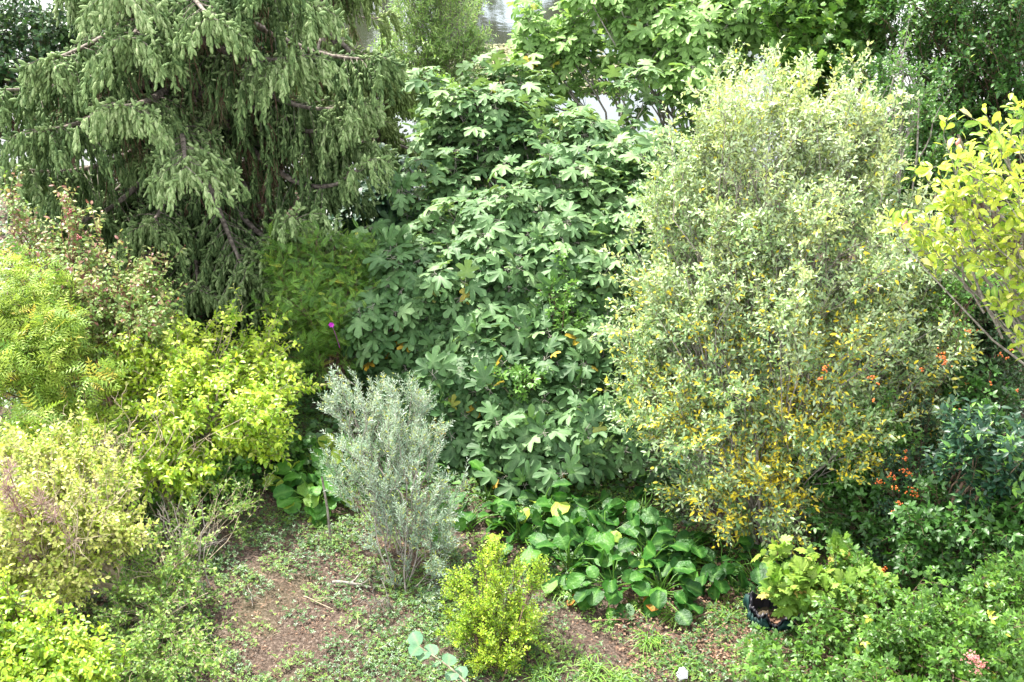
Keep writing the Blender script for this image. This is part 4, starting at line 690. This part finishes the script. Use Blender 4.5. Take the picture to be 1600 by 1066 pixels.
# ------------------------------------------------------------------ black bag with dry leaves, white scrap
def plainmat(name, c, rough, spec=.5, trans=None):
    m, nt, N, L = mat_new(name); p = N["Principled BSDF"]; p.inputs["Roughness"].default_value = rough; p.inputs["Specular IOR Level"].default_value = spec
    ge = N.new("ShaderNodeNewGeometry"); no = N.new("ShaderNodeTexNoise"); no.inputs["Scale"].default_value = 9; L.new(ge.outputs["Position"], no.inputs["Vector"])
    r = N.new("ShaderNodeValToRGB"); r.color_ramp.elements[0].color = (*[q * .6 for q in c], 1); r.color_ramp.elements[1].color = (*[min(1, q * 1.5) for q in c], 1); L.new(no.outputs["Fac"], r.inputs[0]); L.new(r.outputs[0], p.inputs["Base Color"]); return m
bc = gnd(1206, 968); bag = thing('garden_bag', 'open black and green plastic garden bag holding dry leaves, under the vine', 'bag', bc)
def bagshell(zs, rs, th, col, name, seed, sq=.6):
    r = np.random.default_rng(seed); n = 110; a = np.arange(n) / n * 6.283; V = []
    wr = 1 + .08 * np.sin(a * 3 + 1) + .05 * np.sin(a * 7 + 2 + seed) + .03 * np.sin(a * 17 + seed) + .02 * np.abs(np.sin(a * 23)) + .012 * r.normal(0, 1, n)
    prof = list(zip(zs, rs)) + list(zip(zs[::-1], [q - th for q in rs[::-1]]))
    for z, q in prof:
        ca, sa = np.cos(a), np.sin(a); f = (np.abs(ca) ** 4 + np.abs(sa) ** 4) ** (-.25) * sq + (1 - sq) - .16 * np.exp(-((a - 4.2) / .35) ** 2) - .10 * np.exp(-((a - 1.2) / .25) ** 2)
        zz = z + (.05 * np.sin(a * 2 + 2) + .035 * np.sin(a * 5) + .02 * np.sin(a * 9 + 1)) * (z / max(zs)) + .010 * r.normal(0, 1, n) * (z > .02); V.append(np.stack([bc[0] + ca * q * f * wr * .92, bc[1] + sa * q * f * wr * .72, bc[2] + zz], 1))
    V = np.concatenate(V); F = []
    for i in range(len(prof) - 1):
        for j in range(n): p_ = i * n + j; q_ = i * n + (j + 1) % n; F += [(p_, q_, q_ + n), (p_, q_ + n, p_ + n)]
    g = Geo(); g.add(V, F, .5); return g.build(name, col, bag)
blackp = plainmat("black_plastic", (.012, .011, .018), .45, .5); tealp = plainmat("teal_plastic", (.006, .032, .028), .6, .25)
bagshell([-.02, .05, .09, .13, .08, .02], [.19, .23, .235, .245, .255, .24], .008, tealp, 'outer_skin', 1)
bagshell([.0, .04, .10, .14, .17, .15], [.16, .19, .205, .21, .22, .235], .006, blackp, 'liner', 2)
g = Geo(); k = 70; P = bc + np.stack([rng.uniform(-.04, .13, k), rng.uniform(-.12, .02, k), rng.uniform(.03, .06, k)], 1); inst(g, OVAL, P, rng.normal(0, 1, (k, 3)) * [1, 1, .2], np.array([0, 0, 1.0]) + rng.normal(0, .3, (k, 3)), .05, rng.uniform(0, .6, k)); g.build('dry_leaf_heap', G['litter'], bag)
wp = plainmat("white_plastic", (.75, .75, .78), .4); c = gnd(1063, 1062); g = Geo(); zz = np.linspace(0, .09, 8); tubes(g, np.stack([c[0] + zz * .4, c[1] + zz * 0, c[2] + .02 + zz], 1)[None], np.array([.012, .035, .042, .036, .04, .03, .018, .004])[None], 9)
g.V[0] = g.V[0] + rng.normal(0, .009, g.V[0].shape); o = g.build('plastic_scrap', wp, loc=c); tag(o, 'small crumpled white plastic scrap at the bottom edge', 'litter')

# ------------------------------------------------------------------ pond margin: floating weed, stones, far bank trees
g = Geo(); r = np.random.default_rng(401); n = 5200; X = r.uniform(-2.2, 2.6, n * 3); Y = r.uniform(27.2, 31.5, n * 3); k = vnoise(X * .8, Y * 1.9, 4) + .5 * vnoise(X * 3, Y * 6, 2) > .05; X = X[k][:n]; Y = Y[k][:n]; n = len(X)
P = np.stack([X, Y, -.89 + r.uniform(0, .05, n)], 1); a = r.uniform(0, 6.28, n); inst(g, ROUNDL, P, np.stack([np.cos(a), np.sin(a), 0 * a], 1), np.array([0, 0, 1.0]) + r.normal(0, .12, (n, 3)), .15, r.uniform(0, 1, n)); o = g.build('floating_pondweed', G['weedmat']); tag(o, 'yellowish mats of floating pondweed on the water', 'pondweed', None, 'stuff')
for i, (x, y, h, rr) in enumerate([(-14, 57, 7, 3.2), (-8, 58, 5, 2.4), (-2.5, 57, 6.5, 3.0), (3, 58.5, 4.6, 2.2), (8, 57, 6, 2.8), (14, 58, 7, 3.2)]):
    z = float(terrain_z(x, y)); lb = [(np.array([x, y, z + h * .6]), np.array([rr, rr * .8, h * .42]), 1.0), (np.array([x + rr * .4, y, z + h * .4]), np.array([rr * .8, rr * .7, h * .3]), .7)]
    shrub('bank_tree', ['far bank tree furthest left, seen only as a dark reflection', 'far bank tree second from the left, low and rounded', 'far bank tree near the middle, tall', 'lowest far bank tree, right of the middle', 'far bank tree second from the right', 'far bank tree furthest right, tall'][i], 'tree', lb, (x, y, z), OVATE, G['green'], G['bk_brown'],
          n_limb=60, tw=6, tl=1.0, ln=9, ls=.42, seed=410 + i, stem_r=.2, limb_r=.05, group='trees on the far bank', crown='crown', stem_name='trunk')
